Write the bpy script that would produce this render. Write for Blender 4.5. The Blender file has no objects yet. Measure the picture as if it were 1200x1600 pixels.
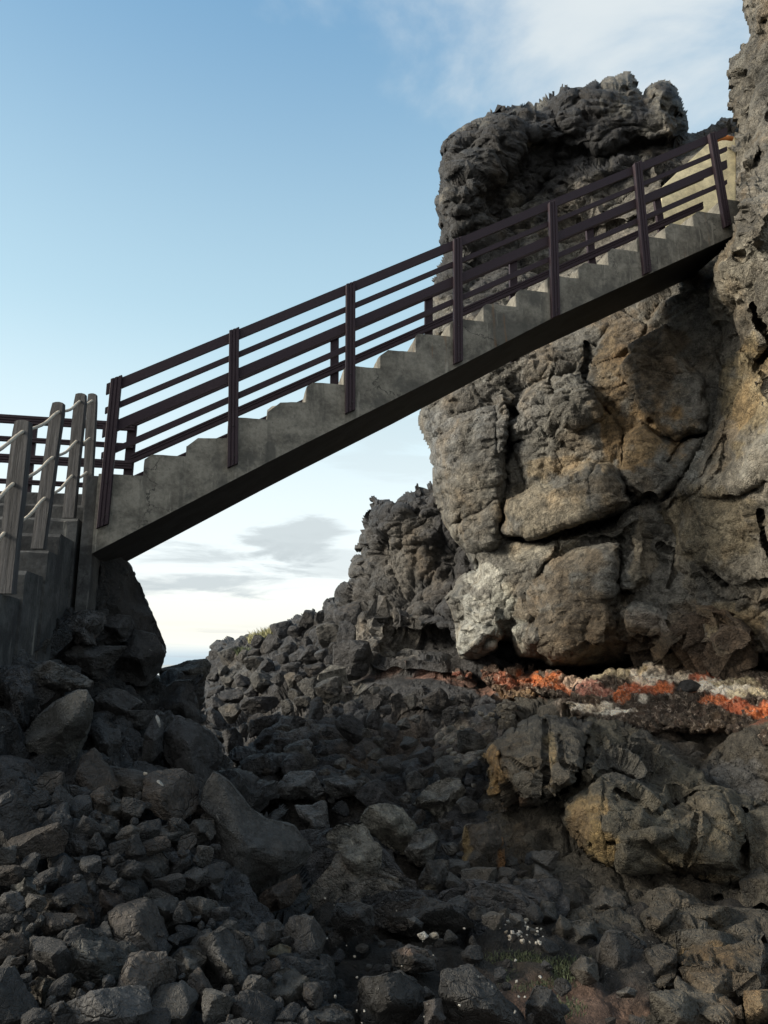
import bpy, bmesh, math, random
import numpy as np
from mathutils import Vector, Matrix
random.seed(7); np.random.seed(7)
C = bpy.context.scene; COL = C.collection
R = math.radians
# ------------------------------------------------------------------ camera
W, H, F = 1200.0, 1600.0, 1166.0
PITCH, ROLL = 0.2031, 0.0057
S = 1.15
CAM = np.array([0.0, 0.0, 1.6])
cp, sp = math.cos(PITCH), math.sin(PITCH)
fw = np.array([0, cp, sp]); _up = np.array([0, -sp, cp]); _rt = np.array([1.0, 0, 0])
cr, sr = math.cos(ROLL), math.sin(ROLL)
rt = _rt*cr + _up*sr; up = -_rt*sr + _up*cr
camd = bpy.data.cameras.new('camera'); cam = bpy.data.objects.new('camera', camd); COL.objects.link(cam)
m3 = Matrix((rt.tolist(), up.tolist(), (-fw).tolist())).transposed()
cam.matrix_world = Matrix.Translation(CAM.tolist()) @ m3.to_4x4()
camd.sensor_fit = 'HORIZONTAL'; camd.sensor_width = 36; camd.lens = 36*F/W
camd.clip_start = 0.05; camd.clip_end = 20000
C.camera = cam
# ------------------------------------------------------------------ light
SUN_AZ, SUN_EL = R(-98), R(24)
EXPOSURE = 1.08
C.view_settings.view_transform = 'Standard'; C.view_settings.look = 'None'
C.view_settings.gamma = 1; C.view_settings.exposure = EXPOSURE
sd = bpy.data.lights.new('sun', 'SUN'); sd.energy = 3.0; sd.angle = R(16); sd.color = (1.0, 0.90, 0.74)
so = bpy.data.objects.new('sun', sd); COL.objects.link(so)
sv = Vector((math.sin(SUN_AZ)*math.cos(SUN_EL), math.cos(SUN_AZ)*math.cos(SUN_EL), math.sin(SUN_EL)))
so.rotation_euler = sv.to_track_quat('Z', 'Y').to_euler()

def ray(px, py):
    px = np.asarray(px, float); py = np.asarray(py, float)
    d = fw*F + (px-W/2)[..., None]*rt - (py-H/2)[..., None]*up
    return d/d[..., 1:2]
def at(px, py, Y):
    Y = np.asarray(Y, float)
    return CAM + ray(px, py)*Y[..., None]
def P3(px, py, Y): return at(np.array(px), np.array(py), np.array(Y))

class N:                                     # tiny node-building helper
    def __init__(s, tree): s.t = tree; s.n = tree.nodes; s.l = tree.links
    def new(s, typ, **kw):
        n = s.n.new(typ)
        for k, v in kw.items(): setattr(n, k, v)
        return n
    def put(s, sock, v):
        if isinstance(v, bpy.types.NodeSocket): s.l.new(v, sock)
        elif v is not None: sock.default_value = v
    def math(s, op, a, b=None, c=None, clamp=False):
        n = s.new('ShaderNodeMath', operation=op, use_clamp=clamp)
        for i, v in enumerate((a, b, c)):
            if v is not None: s.put(n.inputs[i], v)
        return n.outputs[0]
    def ss(s, v, a, b, lo=0.0, hi=1.0):
        n = s.new('ShaderNodeMapRange', interpolation_type='SMOOTHSTEP')
        s.put(n.inputs[0], v); n.inputs[1].default_value = a; n.inputs[2].default_value = b
        n.inputs[3].default_value = lo; n.inputs[4].default_value = hi
        return n.outputs[0]
    def mix(s, f, a, b, mode='MIX'):
        n = s.new('ShaderNodeMix', data_type='RGBA', blend_type=mode)
        s.put(n.inputs[0], f); s.put(n.inputs[6], a); s.put(n.inputs[7], b)
        return n.outputs[2]
    def noise(s, vec, scale, detail=4, rough=.55, dist=0, col=False):
        n = s.new('ShaderNodeTexNoise'); s.put(n.inputs['Vector'], vec)
        n.inputs['Scale'].default_value = scale; n.inputs['Detail'].default_value = detail
        n.inputs['Roughness'].default_value = rough; n.inputs['Distortion'].default_value = dist
        return n.outputs['Color' if col else 'Fac']
    def vor(s, vec, scale, feature='F1', out='Distance'):
        n = s.new('ShaderNodeTexVoronoi', feature=feature); s.put(n.inputs['Vector'], vec)
        n.inputs['Scale'].default_value = scale
        return n.outputs[out]
    def mapping(s, vec, scale=(1,1,1), rot=(0,0,0), loc=(0,0,0)):
        n = s.new('ShaderNodeMapping'); s.put(n.inputs[0], vec)
        n.inputs[1].default_value = loc; n.inputs[2].default_value = rot; n.inputs[3].default_value = scale
        return n.outputs[0]
# ------------------------------------------------------------------ world
wd_ = bpy.data.worlds.new('World'); C.world = wd_; wd_.use_nodes = True
wn = N(wd_.node_tree); wn.n.clear()
sky = wn.new('ShaderNodeTexSky', sky_type='NISHITA'); sky.sun_disc = False
sky.sun_elevation = SUN_EL; sky.sun_rotation = SUN_AZ
sky.air_density = 1.0; sky.dust_density = 1.2; sky.ozone_density = 2.0
tc = wn.new('ShaderNodeTexCoord'); sep = wn.new('ShaderNodeSeparateXYZ'); wn.l.new(tc.outputs['Generated'], sep.inputs[0])
dx, dy, dz = sep.outputs
AZ = wn.math('ARCTAN2', dx, dy); EL = wn.math('ARCSINE', dz)
def dirpx(px, py):
    d = ray(np.array(px), np.array(py)); d = d/np.linalg.norm(d)
    return math.atan2(d[0], d[1]), math.asin(d[2])
def ell(px, py, ra, re, rot=0.0, soft=1.0, warp=None):          # soft ellipse on the dome (radii in degrees)
    a0, e0 = dirpx(px, py)
    a = wn.math('SUBTRACT', AZ, a0); e = wn.math('SUBTRACT', EL, e0)
    c_, s_ = math.cos(rot), math.sin(rot)
    u = wn.math('ADD', wn.math('MULTIPLY', a, c_), wn.math('MULTIPLY', e, s_))
    v = wn.math('ADD', wn.math('MULTIPLY', a, -s_), wn.math('MULTIPLY', e, c_))
    u = wn.math('MULTIPLY', u, 1/R(ra)); v = wn.math('MULTIPLY', v, 1/R(re))
    r = wn.math('SQRT', wn.math('ADD', wn.math('MULTIPLY', u, u), wn.math('MULTIPLY', v, v)))
    if warp is not None: r = wn.math('ADD', r, warp)
    return wn.ss(r, 1.0, 1.0-soft)
cv = wn.mapping(tc.outputs['Generated'], scale=(1, 1, 2.2))
n1 = wn.noise(cv, 3.2, 7, .55, .3); n2 = wn.noise(wn.mapping(tc.outputs['Generated'], scale=(1,1,5.5)), 6.0, 8, .6, .4)
SKY_TINT = (1.35, 1.35, 1.15, 1)
base = wn.mix(1.0, sky.outputs[0], SKY_TINT, 'MULTIPLY')
grad = wn.mix(wn.ss(EL, R(16), R(52)), (2.15, 2.95, 3.2, 1), (.60, 1.34, 2.2, 1))      # thin even veil of high haze
base = wn.mix(.8, base, grad)
# pale milky air low over the sea, as thin high cloud
hz_ = wn.ss(EL, R(27), R(4)); 
white = (3.7, 3.9, 3.92, 1)
base = wn.mix(wn.math('MULTIPLY', hz_, .92), base, white)
yel = wn.ss(EL, R(7.5), R(2.0)); yel2 = wn.ss(EL, R(.2), R(2.2))
base = wn.mix(wn.math('MULTIPLY', wn.math('MULTIPLY', yel, yel2), .7), base, (3.95, 3.8, 3.2, 1))
base = wn.mix(wn.math('MULTIPLY', wn.ss(EL, R(1.7), R(.3)), .75), base, (1.7, 2.3, 2.7, 1))
stn = wn.noise(wn.mapping(tc.outputs['Generated'], scale=(1,1,22)), 4.0, 4, .55, .3)
base = wn.mix(wn.math('MULTIPLY', wn.math('MULTIPLY', wn.ss(stn, .5, .62), wn.ss(EL, R(3.6), R(1.6))), .45), base, (2.1, 2.2, 2.4, 1))
w1 = wn.math('MULTIPLY', wn.math('SUBTRACT', n1, .5), -3.0)
big = ell(900, -10, 27, 15.5, R(-12), .8, wn.math('MULTIPLY', w1, .75))
big = wn.math('MULTIPLY', big, wn.ss(n1, .30, .58, .75, 1.0))
base = wn.mix(wn.math('MULTIPLY', big, 1.0), base, (2.75, 3.0, 3.12, 1))
w2 = wn.math('MULTIPLY', wn.math('SUBTRACT', n2, .5), -4.2)
for (x, y, a, e, rr, st) in ((462, 838, 4.2, 1.7, .12, .8), (300, 872, 6.5, 1.4, .03, .75), (330, 906, 8.0, 1.3, .05, .85), (520, 880, 4.5, 1.7, 0, .45), (600, 690, 5, 3, 0, .25), (180, 920, 5, 1, 0, .6)):
    base = wn.mix(wn.math('MULTIPLY', ell(x, y, a, e, rr, .7, w2), st), base, (2.2, 2.45, 2.55, 1))
# added fill light: the unseen sky behind and left of the camera made brighter
bx = math.sin(R(-140)); by = math.cos(R(-140))
dotb = wn.math('ADD', wn.math('MULTIPLY', dx, bx), wn.math('MULTIPLY', dy, by))
back_fill = wn.math('MULTIPLY', wn.ss(dotb, -.25, .75), wn.ss(wn.noise(tc.outputs['Generated'], 2.0, 4, .5), .3, .7, .6, 1.0))
base = wn.mix(back_fill, base, (5.2, 5.0, 4.6, 1))
bg = wn.new('ShaderNodeBackground'); wn.l.new(base, bg.inputs[0]); bg.inputs[1].default_value = 0.13
wo = wn.new('ShaderNodeOutputWorld'); wn.l.new(bg.outputs[0], wo.inputs[0])

# ------------------------------------------------------------------ numpy noise
def _hash(ix, iy, iz, s):
    h = (ix.astype(np.int64)*374761393 + iy.astype(np.int64)*668265263 + iz.astype(np.int64)*2147483647 + s*974634777) & 0xffffffff
    h = ((h ^ (h >> 13))*1274126177) & 0xffffffff
    h = ((h ^ (h >> 16))*2246822519) & 0xffffffff
    return ((h ^ (h >> 15)) & 0xffffff)/float(0xffffff)
def vnoise(p, s=0):
    i = np.floor(p).astype(np.int64); f = p-i; u = f*f*f*(f*(f*6-15)+10)
    r = 0
    for a in (0, 1):
        wa = u[:, 0] if a else 1-u[:, 0]
        for b in (0, 1):
            wb = wa*(u[:, 1] if b else 1-u[:, 1])
            for c in (0, 1):
                r = r + wb*(u[:, 2] if c else 1-u[:, 2])*_hash(i[:, 0]+a, i[:, 1]+b, i[:, 2]+c, s)
    return r*2-1
def fbm(p, o=4, s=0, g=.5):
    r = 0; a = 1
    for k in range(o):
        r = r + a*vnoise(p*(2.03**k)+k*7.3, s+k); a *= g
    return r
def ridged(p, o=4, s=0):
    r = 0; a = 1
    for k in range(o):
        r = r + a*(1-2*np.abs(vnoise(p*(2.1**k)+k*3.1, s+k))); a *= .5
    return r
def worley(p, s=0):
    i = np.floor(p).astype(np.int64); n = len(p)
    f1 = np.full(n, 9.0); f2 = np.full(n, 9.0); best = np.zeros((n, 3)); ids = np.zeros((n, 3), np.int64)
    for a in (-1, 0, 1):
        for b in (-1, 0, 1):
            for c in (-1, 0, 1):
                jx, jy, jz = i[:, 0]+a, i[:, 1]+b, i[:, 2]+c
                q = np.stack([jx+_hash(jx, jy, jz, s+1), jy+_hash(jx, jy, jz, s+2), jz+_hash(jx, jy, jz, s+3)], 1)
                d = np.sqrt(((q-p)**2).sum(1))
                nb = d < f1
                f2 = np.where(nb, f1, np.minimum(f2, d)); f1 = np.where(nb, d, f1)
                best = np.where(nb[:, None], q, best)
                ids[:, 0] = np.where(nb, jx, ids[:, 0]); ids[:, 1] = np.where(nb, jy, ids[:, 1]); ids[:, 2] = np.where(nb, jz, ids[:, 2])
    return f1, f2, best, ids
def facet(p, s=0, warp=.15, tilt=1.25, off=.7, k=1.7, cap=.20, joint=.22):
    """packed broken blocks: the upper envelope of tilted, flat-topped lumps, one per cell, with creased joints between"""
    q = p + warp*np.stack([vnoise(p*1.7, s+11), vnoise(p*1.7+9, s+12), vnoise(p*1.7+19, s+13)], 1)
    i = np.floor(q).astype(np.int64); r = np.full(len(q), -9.0); r2 = np.full(len(q), -9.0); fr = q-i
    for a in (-1, 0, 1):
        for b in (-1, 0, 1):
            for c in (-1, 0, 1):
                jx, jy, jz = i[:, 0]+a, i[:, 1]+b, i[:, 2]+c
                h = _hash(jx, jy, jz, s+1); h2 = (h*977.13) % 1.0; h3 = (h*5119.7) % 1.0; h4 = (h*26513.3) % 1.0
                g = _hash(jx, jy, jz, s+2); g2 = (g*977.13) % 1.0; g3 = (g*5119.7) % 1.0
                x = fr[:, 0]-a-h; y = fr[:, 1]-b-h2; z = fr[:, 2]-c-h3
                d2 = x*x+y*y+z*z; m4 = x**4+y**4+z**4
                lump = np.minimum(cap, .55 - k*(.55*d2+1.1*m4)) + .25*np.maximum(0, .55-k*d2-cap)
                v = lump + tilt*.55*(x*(g-.5)+y*(g2-.5)+z*(g3-.5))*1.6 + off*(h4-.5)*.7
                r2 = np.maximum(r2, np.minimum(r, v)); r = np.maximum(r, v)
    return r*1.5 - joint*np.exp(-(r-r2)/.035)
# ------------------------------------------------------------------ mesh helpers
def mesh_np(name, v, f, mat, parent=None, smooth=True, col=None, vcol=None):
    me = bpy.data.meshes.new(name)
    f = np.asarray(f, np.int32)
    me.vertices.add(len(v)); me.vertices.foreach_set('co', np.asarray(v, np.float32).ravel())
    k = f.shape[1]
    me.loops.add(f.size); me.loops.foreach_set('vertex_index', f.ravel())
    me.polygons.add(len(f)); me.polygons.foreach_set('loop_start', np.arange(0, f.size, k, dtype=np.int32))
    me.polygons.foreach_set('use_smooth', np.full(len(f), smooth))
    me.update(calc_edges=True); me.validate()
    if vcol is not None:
        a = me.color_attributes.new('tint', 'FLOAT_COLOR', 'POINT')
        cc = np.ones((len(v), 4), np.float32); cc[:, :3] = vcol; a.data.foreach_set('color', cc.ravel())
    me.materials.append(mat)
    o = bpy.data.objects.new(name, me); COL.objects.link(o)
    if parent: o.parent = parent
    return o
def tag(o, label=None, cat=None, group=None, kind=None):
    if label: o['label'] = label
    if cat: o['category'] = cat
    if group: o['group'] = group
    if kind: o['kind'] = kind
    return o
def thing(name, label, cat, loc=(0, 0, 0), group=None):
    o = bpy.data.objects.new(name, None); COL.objects.link(o); o.location = loc
    o.empty_display_size = .1
    return tag(o, label, cat, group)

def segdist(P, poly, closed=True):
    n = len(poly); best = np.full(len(P), 1e9); par = np.zeros(len(P))
    acc = 0
    for i in range(n if closed else n-1):
        a = poly[i]; b = poly[(i+1) % n]; ab = b-a; L = max(ab@ab, 1e-9)
        t = np.clip(((P-a)@ab)/L, 0, 1)
        d = np.hypot(P[:, 0]-a[0]-t*ab[0], P[:, 1]-a[1]-t*ab[1])
        m = d < best; best = np.where(m, d, best)
    return best
def inside(P, poly):
    n = len(poly); r = np.zeros(len(P), bool)
    for i in range(n):
        x1, y1 = poly[i]; x2, y2 = poly[(i+1) % n]
        if y1 == y2: continue
        c = ((y1 > P[:, 1]) != (y2 > P[:, 1])) & (P[:, 0] < (x2-x1)*(P[:, 1]-y1)/(y2-y1)+x1)
        r ^= c
    return r
def sdf(P, poly):
    poly = np.asarray(poly, float)
    d = segdist(P, poly); return np.where(inside(P, poly), d, -d)
class Depth:                                   # thin-plate depth field through control points (x, y, metres)
    def __init__(s, pts, lam=.02):
        p = np.asarray(pts, float); s.x = p[:, :2]/200.0; z = p[:, 2]; s.lo = z.min()-.6; s.hi = z.max()+1.5
        n = len(p); D = s.U(np.linalg.norm(s.x[:, None]-s.x[None], axis=2)) + lam*np.eye(n)
        Pm = np.c_[np.ones(n), s.x]
        A = np.zeros((n+3, n+3)); A[:n, :n] = D; A[:n, n:] = Pm; A[n:, :n] = Pm.T
        s.w = np.linalg.solve(A, np.r_[z, 0, 0, 0])
    @staticmethod
    def U(r): r = np.maximum(r, 1e-6); return r*r*np.log(r)
    def __call__(s, px, py):
        q = np.stack([np.ravel(px), np.ravel(py)], 1)/200.0; n = len(s.x); r = np.full(len(q), s.w[n])
        r = r + q@s.w[n+1:]
        for i in range(n): r += s.w[i]*s.U(np.hypot(q[:, 0]-s.x[i, 0], q[:, 1]-s.x[i, 1]))
        return np.clip(r, s.lo, s.hi).reshape(np.shape(px))
def sm(x, a, b):
    t = np.clip((x-a)/(b-a), 0, 1); return t*t*(3-2*t)

def relief(name, outline, depth, mat, base, step=2.4, w=60, roll=1.2, thick=2.5, layers=(), bulges=(), cracks=(), blobs=(), rough=(), jag=(9, 4), seed=0, parent=None, lateral=.5, minr=.25):
    """a rock mass: own distance and thickness, rolled back at its rim, broken up by 3-D noise in world space"""
    outline = np.asarray(outline, float)
    x0, y0 = outline.min(0)-14; x1, y1 = outline.max(0)+14
    nx = int((x1-x0)/step)+1; ny = int((y1-y0)/step)+1
    X, Y = np.meshgrid(x0+np.arange(nx)*step, y0+np.arange(ny)*step)
    P = np.stack([X.ravel(), Y.ravel()], 1); P0 = np.c_[P, np.zeros(len(P))]
    wx = jag[0]*fbm(P0/55, 3, seed+40) + jag[1]*(facet(P0/16, seed+41, joint=0, off=.5)-.35)
    d = sdf(P, outline) + wx
    keep = d > 0
    Kk = keep.reshape(ny, nx).copy(); n_op = int(round(7/step))          # opening: drop slivers too thin to be rock
    def sh_(A, f):
        B = A.copy()
        for ay, ax_ in ((0, 1), (0, -1), (1, 0), (-1, 0)): B = f(B, np.roll(np.roll(A, ay, 0), ax_, 1))
        return B
    for _ in range(n_op): Kk = sh_(Kk, np.logical_and)
    for _ in range(n_op): Kk = sh_(Kk, np.logical_or)
    keep = keep & Kk.ravel()
    dep = depth(P[:, 0], P[:, 1])
    t = np.clip(d/w, 0, 1)
    rb_ = roll*(1-np.sqrt(np.clip(1-(1-t)**2, 0, 1))); dep = dep + rb_
    wob = np.stack([fbm(P0/60, 3, seed+70), fbm(P0/60+50, 3, seed+71)], 1)*7 + np.stack([vnoise(P0/14, seed+72), vnoise(P0/14+9, seed+73)], 1)*2.5
    for (poly, amp, bw) in bulges:
        poly = np.asarray(poly, float); bb0 = poly.min(0)-20; bb1 = poly.max(0)+20
        m = (P[:, 0] > bb0[0]) & (P[:, 0] < bb1[0]) & (P[:, 1] > bb0[1]) & (P[:, 1] < bb1[1])
        e = sdf(P[m]+wob[m], poly); tt = np.clip(e/bw, 0, 1)
        if amp > 0: dep[m] -= amp*np.sqrt(1-(1-tt)**2)
        else: dep[m] -= amp*sm(e, -bw*.3, bw)
    for (poly, cwid, amp) in cracks:
        poly = np.asarray(poly, float); bb0 = poly.min(0)-30; bb1 = poly.max(0)+30
        m = (P[:, 0] > bb0[0]) & (P[:, 0] < bb1[0]) & (P[:, 1] > bb0[1]) & (P[:, 1] < bb1[1])
        e = segdist(P[m]+wob[m]*.8, poly, False); dep[m] += amp*np.exp(-(e/cwid)**2)
    rg = np.ones(len(P))
    for (x, y, rx, ry, v) in rough:
        q = np.exp(-(((P[:, 0]-x)/rx)**2+((P[:, 1]-y)/ry)**2)**2); rg = rg*(1-q)+v*q
    V = at(P[:, 0], P[:, 1], dep)
    G = V.reshape(ny, nx, 3)
    gx = np.gradient(G, axis=1); gy = np.gradient(G, axis=0)
    nn = np.cross(gx, gy); nn /= np.linalg.norm(nn, axis=2, keepdims=True)+1e-9; nn = nn.reshape(-1, 3)
    vr = V-CAM; vr /= np.linalg.norm(vr, axis=1, keepdims=True)
    nn = np.where((nn*vr).sum(1)[:, None] > 0, -nn, nn)
    nn = nn*.6 - vr*.4; nn /= np.linalg.norm(nn, axis=1, keepdims=True)
    idx = np.where(keep)[0]
    # only evaluate noise where it is used (plus a margin of one step)
    k2 = d > -2*step; ii = np.where(k2)[0]
    disp = np.zeros(len(ii)); Q = V[ii]-ray(P[ii, 0], P[ii, 1])*(rb_[ii]*.65)[:, None]
    for L in layers:
        kind, sc, amp = L[0], np.asarray(L[1], float), L[2]; s_ = seed+len(L)*3+int(amp*1000)
        if kind == 'f': h = facet(Q/sc, s_)-.35
        elif kind == 'n': h = fbm(Q/sc, 4, s_)
        elif kind == 'r': h = ridged(Q/sc, 4, s_)-.4
        elif kind == 'p': h = -np.clip(vnoise(Q/sc, s_)-.25, 0, 1)*2.2     # pits
        use = rg[ii] if len(L) < 4 or L[3] else 1.0
        if sc.max() < .5: use = use*(.12+.88*sm(t[ii], .03, .34))
        disp += amp*h*use*(.35+.65*sm(t[ii], 0, .45))
    V[ii] += nn[ii]*disp[:, None]
    if lateral:
        la = np.array([l[2] for l in layers]).max()*lateral if layers else 0
        V[ii] += la*np.stack([fbm(Q*2.3, 3, seed+90), 0*Q[:, 0], fbm(Q*2.3+31, 3, seed+91)], 1)*(rg[ii]*sm(t[ii], 0, .3))[:, None]
    vc = np.tile(np.asarray(base, float), (len(P), 1))
    cn = fbm(P0[ii]/28, 4, seed+60); cn2 = fbm(P0[ii]/9+4, 3, seed+61)
    for (x, y, rx, ry, colr, st) in blobs:
        Pi = P[ii]
        q = ((Pi[:, 0]-x)/rx)**2+((Pi[:, 1]-y)/ry)**2
        q = sm(1.0-q+cn*.55+cn2*.25, -.1, .55)*st
        vc[ii] = vc[ii]*(1-q[:, None])+np.asarray(colr)*q[:, None]
    # faces
    K = keep.reshape(ny, nx); fm = K[:-1, :-1] & K[1:, :-1] & K[:-1, 1:] & K[1:, 1:]
    a, b = np.where(fm); i0 = a*nx+b
    Fc = np.stack([i0, i0+nx, i0+nx+1, i0+1], 1)
    used = np.unique(Fc); mp = np.full(len(P), -1); mp[used] = np.arange(len(used)); Fc = mp[Fc]
    Vv = V[used]; vcu = vc[used]; n0 = len(used)
    # rim skirt going back along the line of sight, drawn inwards
    E = np.concatenate([Fc[:, [0, 1]], Fc[:, [1, 2]], Fc[:, [2, 3]], Fc[:, [3, 0]]])
    key = np.sort(E, 1); kk = key[:, 0]*np.int64(n0)+key[:, 1]
    u, inv, cnt = np.unique(kk, return_inverse=True, return_counts=True)
    be = E[cnt[inv.ravel()] == 1]
    bv = np.unique(be); bm = {int(v): i for i, v in enumerate(bv)}
    cen = Vv.mean(0); prev = {int(v): int(v) for v in bv}; faces = [Fc]; verts = [Vv]; cols = [vcu]; off = n0
    for ring, (bk, inn) in enumerate(((.25, .0), (.6, .01), (1.0, .03))):
        p = Vv[bv]; r_ = p-CAM; r_ /= np.linalg.norm(r_, axis=1, keepdims=True)
        q = p + r_*thick*bk + (cen-p)*inn*np.array([1, 0, 1])*.6
        verts.append(q); cols.append(vcu[bv])
        cur = {int(v): off+i for i, v in enumerate(bv)}; off += len(bv)
        faces.append(np.array([[prev[int(y)], prev[int(x)], cur[int(x)], cur[int(y)]] for x, y in be]))
        prev = cur
    o = mesh_np(name, np.concatenate(verts), np.concatenate(faces), mat, parent, False, vcol=np.concatenate(cols))
    return o
# ------------------------------------------------------------------ materials
def rock_mat(name, bump=.6, fine=1.0, rough=.88, grain=(.55, 1.5), pits=.5, speck=0.0, layer=0.0, spec=.25, mottle=0.0):
    m = bpy.data.materials.new(name); m.use_nodes = True; n = N(m.node_tree); n.n.clear()
    g = n.new('ShaderNodeNewGeometry').outputs['Position']
    c = n.new('ShaderNodeVertexColor', layer_name='tint').outputs[0]
    a = n.noise(g, 2.1, 6, .6, .3); b = n.noise(g, 11*fine, 6, .65); d = n.noise(g, 55*fine, 4, .7)
    v = n.math('ADD', n.math('MULTIPLY', n.ss(a, .3, .7, -.5, .5), .8), n.math('MULTIPLY', n.ss(b, .3, .7, -.5, .5), .9))
    v = n.math('ADD', v, n.math('MULTIPLY', n.ss(d, .3, .7, -.5, .5), .55))
    v = n.ss(v, -.8, .8, grain[0], grain[1])
    vv = n.new('ShaderNodeCombineColor'); [n.l.new(v, vv.inputs[i]) for i in range(3)]
    col = n.mix(1.0, c, vv.outputs[0], 'MULTIPLY')
    # warm / cool drift
    hue = n.noise(g, 1.3, 4, .6)
    col = n.mix(n.ss(hue, .52, .68, 0, .45), col, n.mix(1.0, col, (1.25, .98, .68, 1), 'MULTIPLY'))
    col = n.mix(n.ss(hue, .45, .32, 0, .35), col, n.mix(1.0, col, (.85, .98, 1.12, 1), 'MULTIPLY'))
    if speck:
        sn = n.noise(g, 38, 3, .6); sm_ = n.noise(g, 3.0, 3, .6)
        f = n.math('MULTIPLY', n.ss(sn, .66, .70), n.ss(sm_, .5, .6))
        col = n.mix(n.math('MULTIPLY', f, speck), col, (.42, .41, .38, 1))
    w_ = n.new('ShaderNodeVectorMath', operation='ADD'); n.l.new(g, w_.inputs[0])
    wv = n.new('ShaderNodeVectorMath', operation='SCALE'); n.l.new(n.noise(g, 5*fine, 3, .6, 0, True), wv.inputs[0]); wv.inputs['Scale'].default_value = .16; n.l.new(wv.outputs[0], w_.inputs[1]); gw = w_.outputs[0]
    ck = n.ss(n.vor(gw, 5.5*fine, 'DISTANCE_TO_EDGE'), 0, .035); ck2 = n.ss(n.vor(gw, 17*fine, 'DISTANCE_TO_EDGE'), 0, .07)
    gap = n.ss(n.noise(g, 3.1, 3, .5), .45, .6)
    ckm = n.math('SUBTRACT', 1.0, n.math('MULTIPLY', n.math('SUBTRACT', 1.0, ck), gap))
    dust = n.ss(n.noise(g, 17*fine, 5, .7, .6), .56, .68)
    col = n.mix(n.math('MULTIPLY', dust, .55), col, n.mix(1.0, col, (1.9, 1.85, 1.75, 1), 'MULTIPLY'))
    dkp = n.ss(n.noise(n.mapping(g, loc=(5, 3, 1)), 13*fine, 5, .7, .6), .57, .68)
    col = n.mix(n.math('MULTIPLY', dkp, .6), col, n.mix(1.0, col, (.42, .41, .40, 1), 'MULTIPLY'))
    if mottle:
        m1 = n.ss(n.noise(n.mapping(g, loc=(2, 8, 4)), 12, 6, .7, .8), .50, .60); m2 = n.ss(n.noise(n.mapping(g, loc=(7, 1, 9)), 16, 6, .72, .8), .54, .63)
        col = n.mix(n.math('MULTIPLY', m1, mottle), col, (.11, .075, .06, 1)); col = n.mix(n.math('MULTIPLY', m2, mottle), col, (.62, .52, .43, 1))
    p = n.new('ShaderNodeBsdfPrincipled'); n.l.new(col, p.inputs['Base Color'])
    n.put(p.inputs['Roughness'], n.ss(b, .3, .7, rough-.12, min(1, rough+.1))); p.inputs['Specular IOR Level'].default_value = spec
    pv = n.vor(n.mapping(gw, scale=(1, 1, 1.3)), 26*fine); pm = n.ss(pv, .10, .40)
    rdg = n.math('ABSOLUTE', n.math('SUBTRACT', n.noise(g, 9*fine, 6, .62, .4), .5))
    h = n.math('ADD', n.math('MULTIPLY', n.noise(g, 6*fine, 9, .66, .25), 1.5), n.math('MULTIPLY', d, .30))
    h = n.math('SUBTRACT', h, n.math('MULTIPLY', rdg, 1.1))
    h = n.math('ADD', h, n.math('MULTIPLY', ckm, .38)); h = n.math('ADD', h, n.math('MULTIPLY', ck2, .13))
    h = n.math('ADD', h, n.math('MULTIPLY', n.math('MULTIPLY', pm, n.ss(a, .4, .6)), .20*pits))
    if layer:
        ly = n.noise(n.mapping(g, scale=(1.2, 1.2, 9)), 3.0, 6, .6, .3); h = n.math('ADD', h, n.math('MULTIPLY', ly, layer))
    bp = n.new('ShaderNodeBump'); bp.inputs['Strength'].default_value = bump; bp.inputs['Distance'].default_value = .09
    n.l.new(h, bp.inputs['Height']); n.l.new(bp.outputs[0], p.inputs['Normal'])
    o = n.new('ShaderNodeOutputMaterial'); n.l.new(p.outputs[0], o.inputs[0])
    return m
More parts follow.
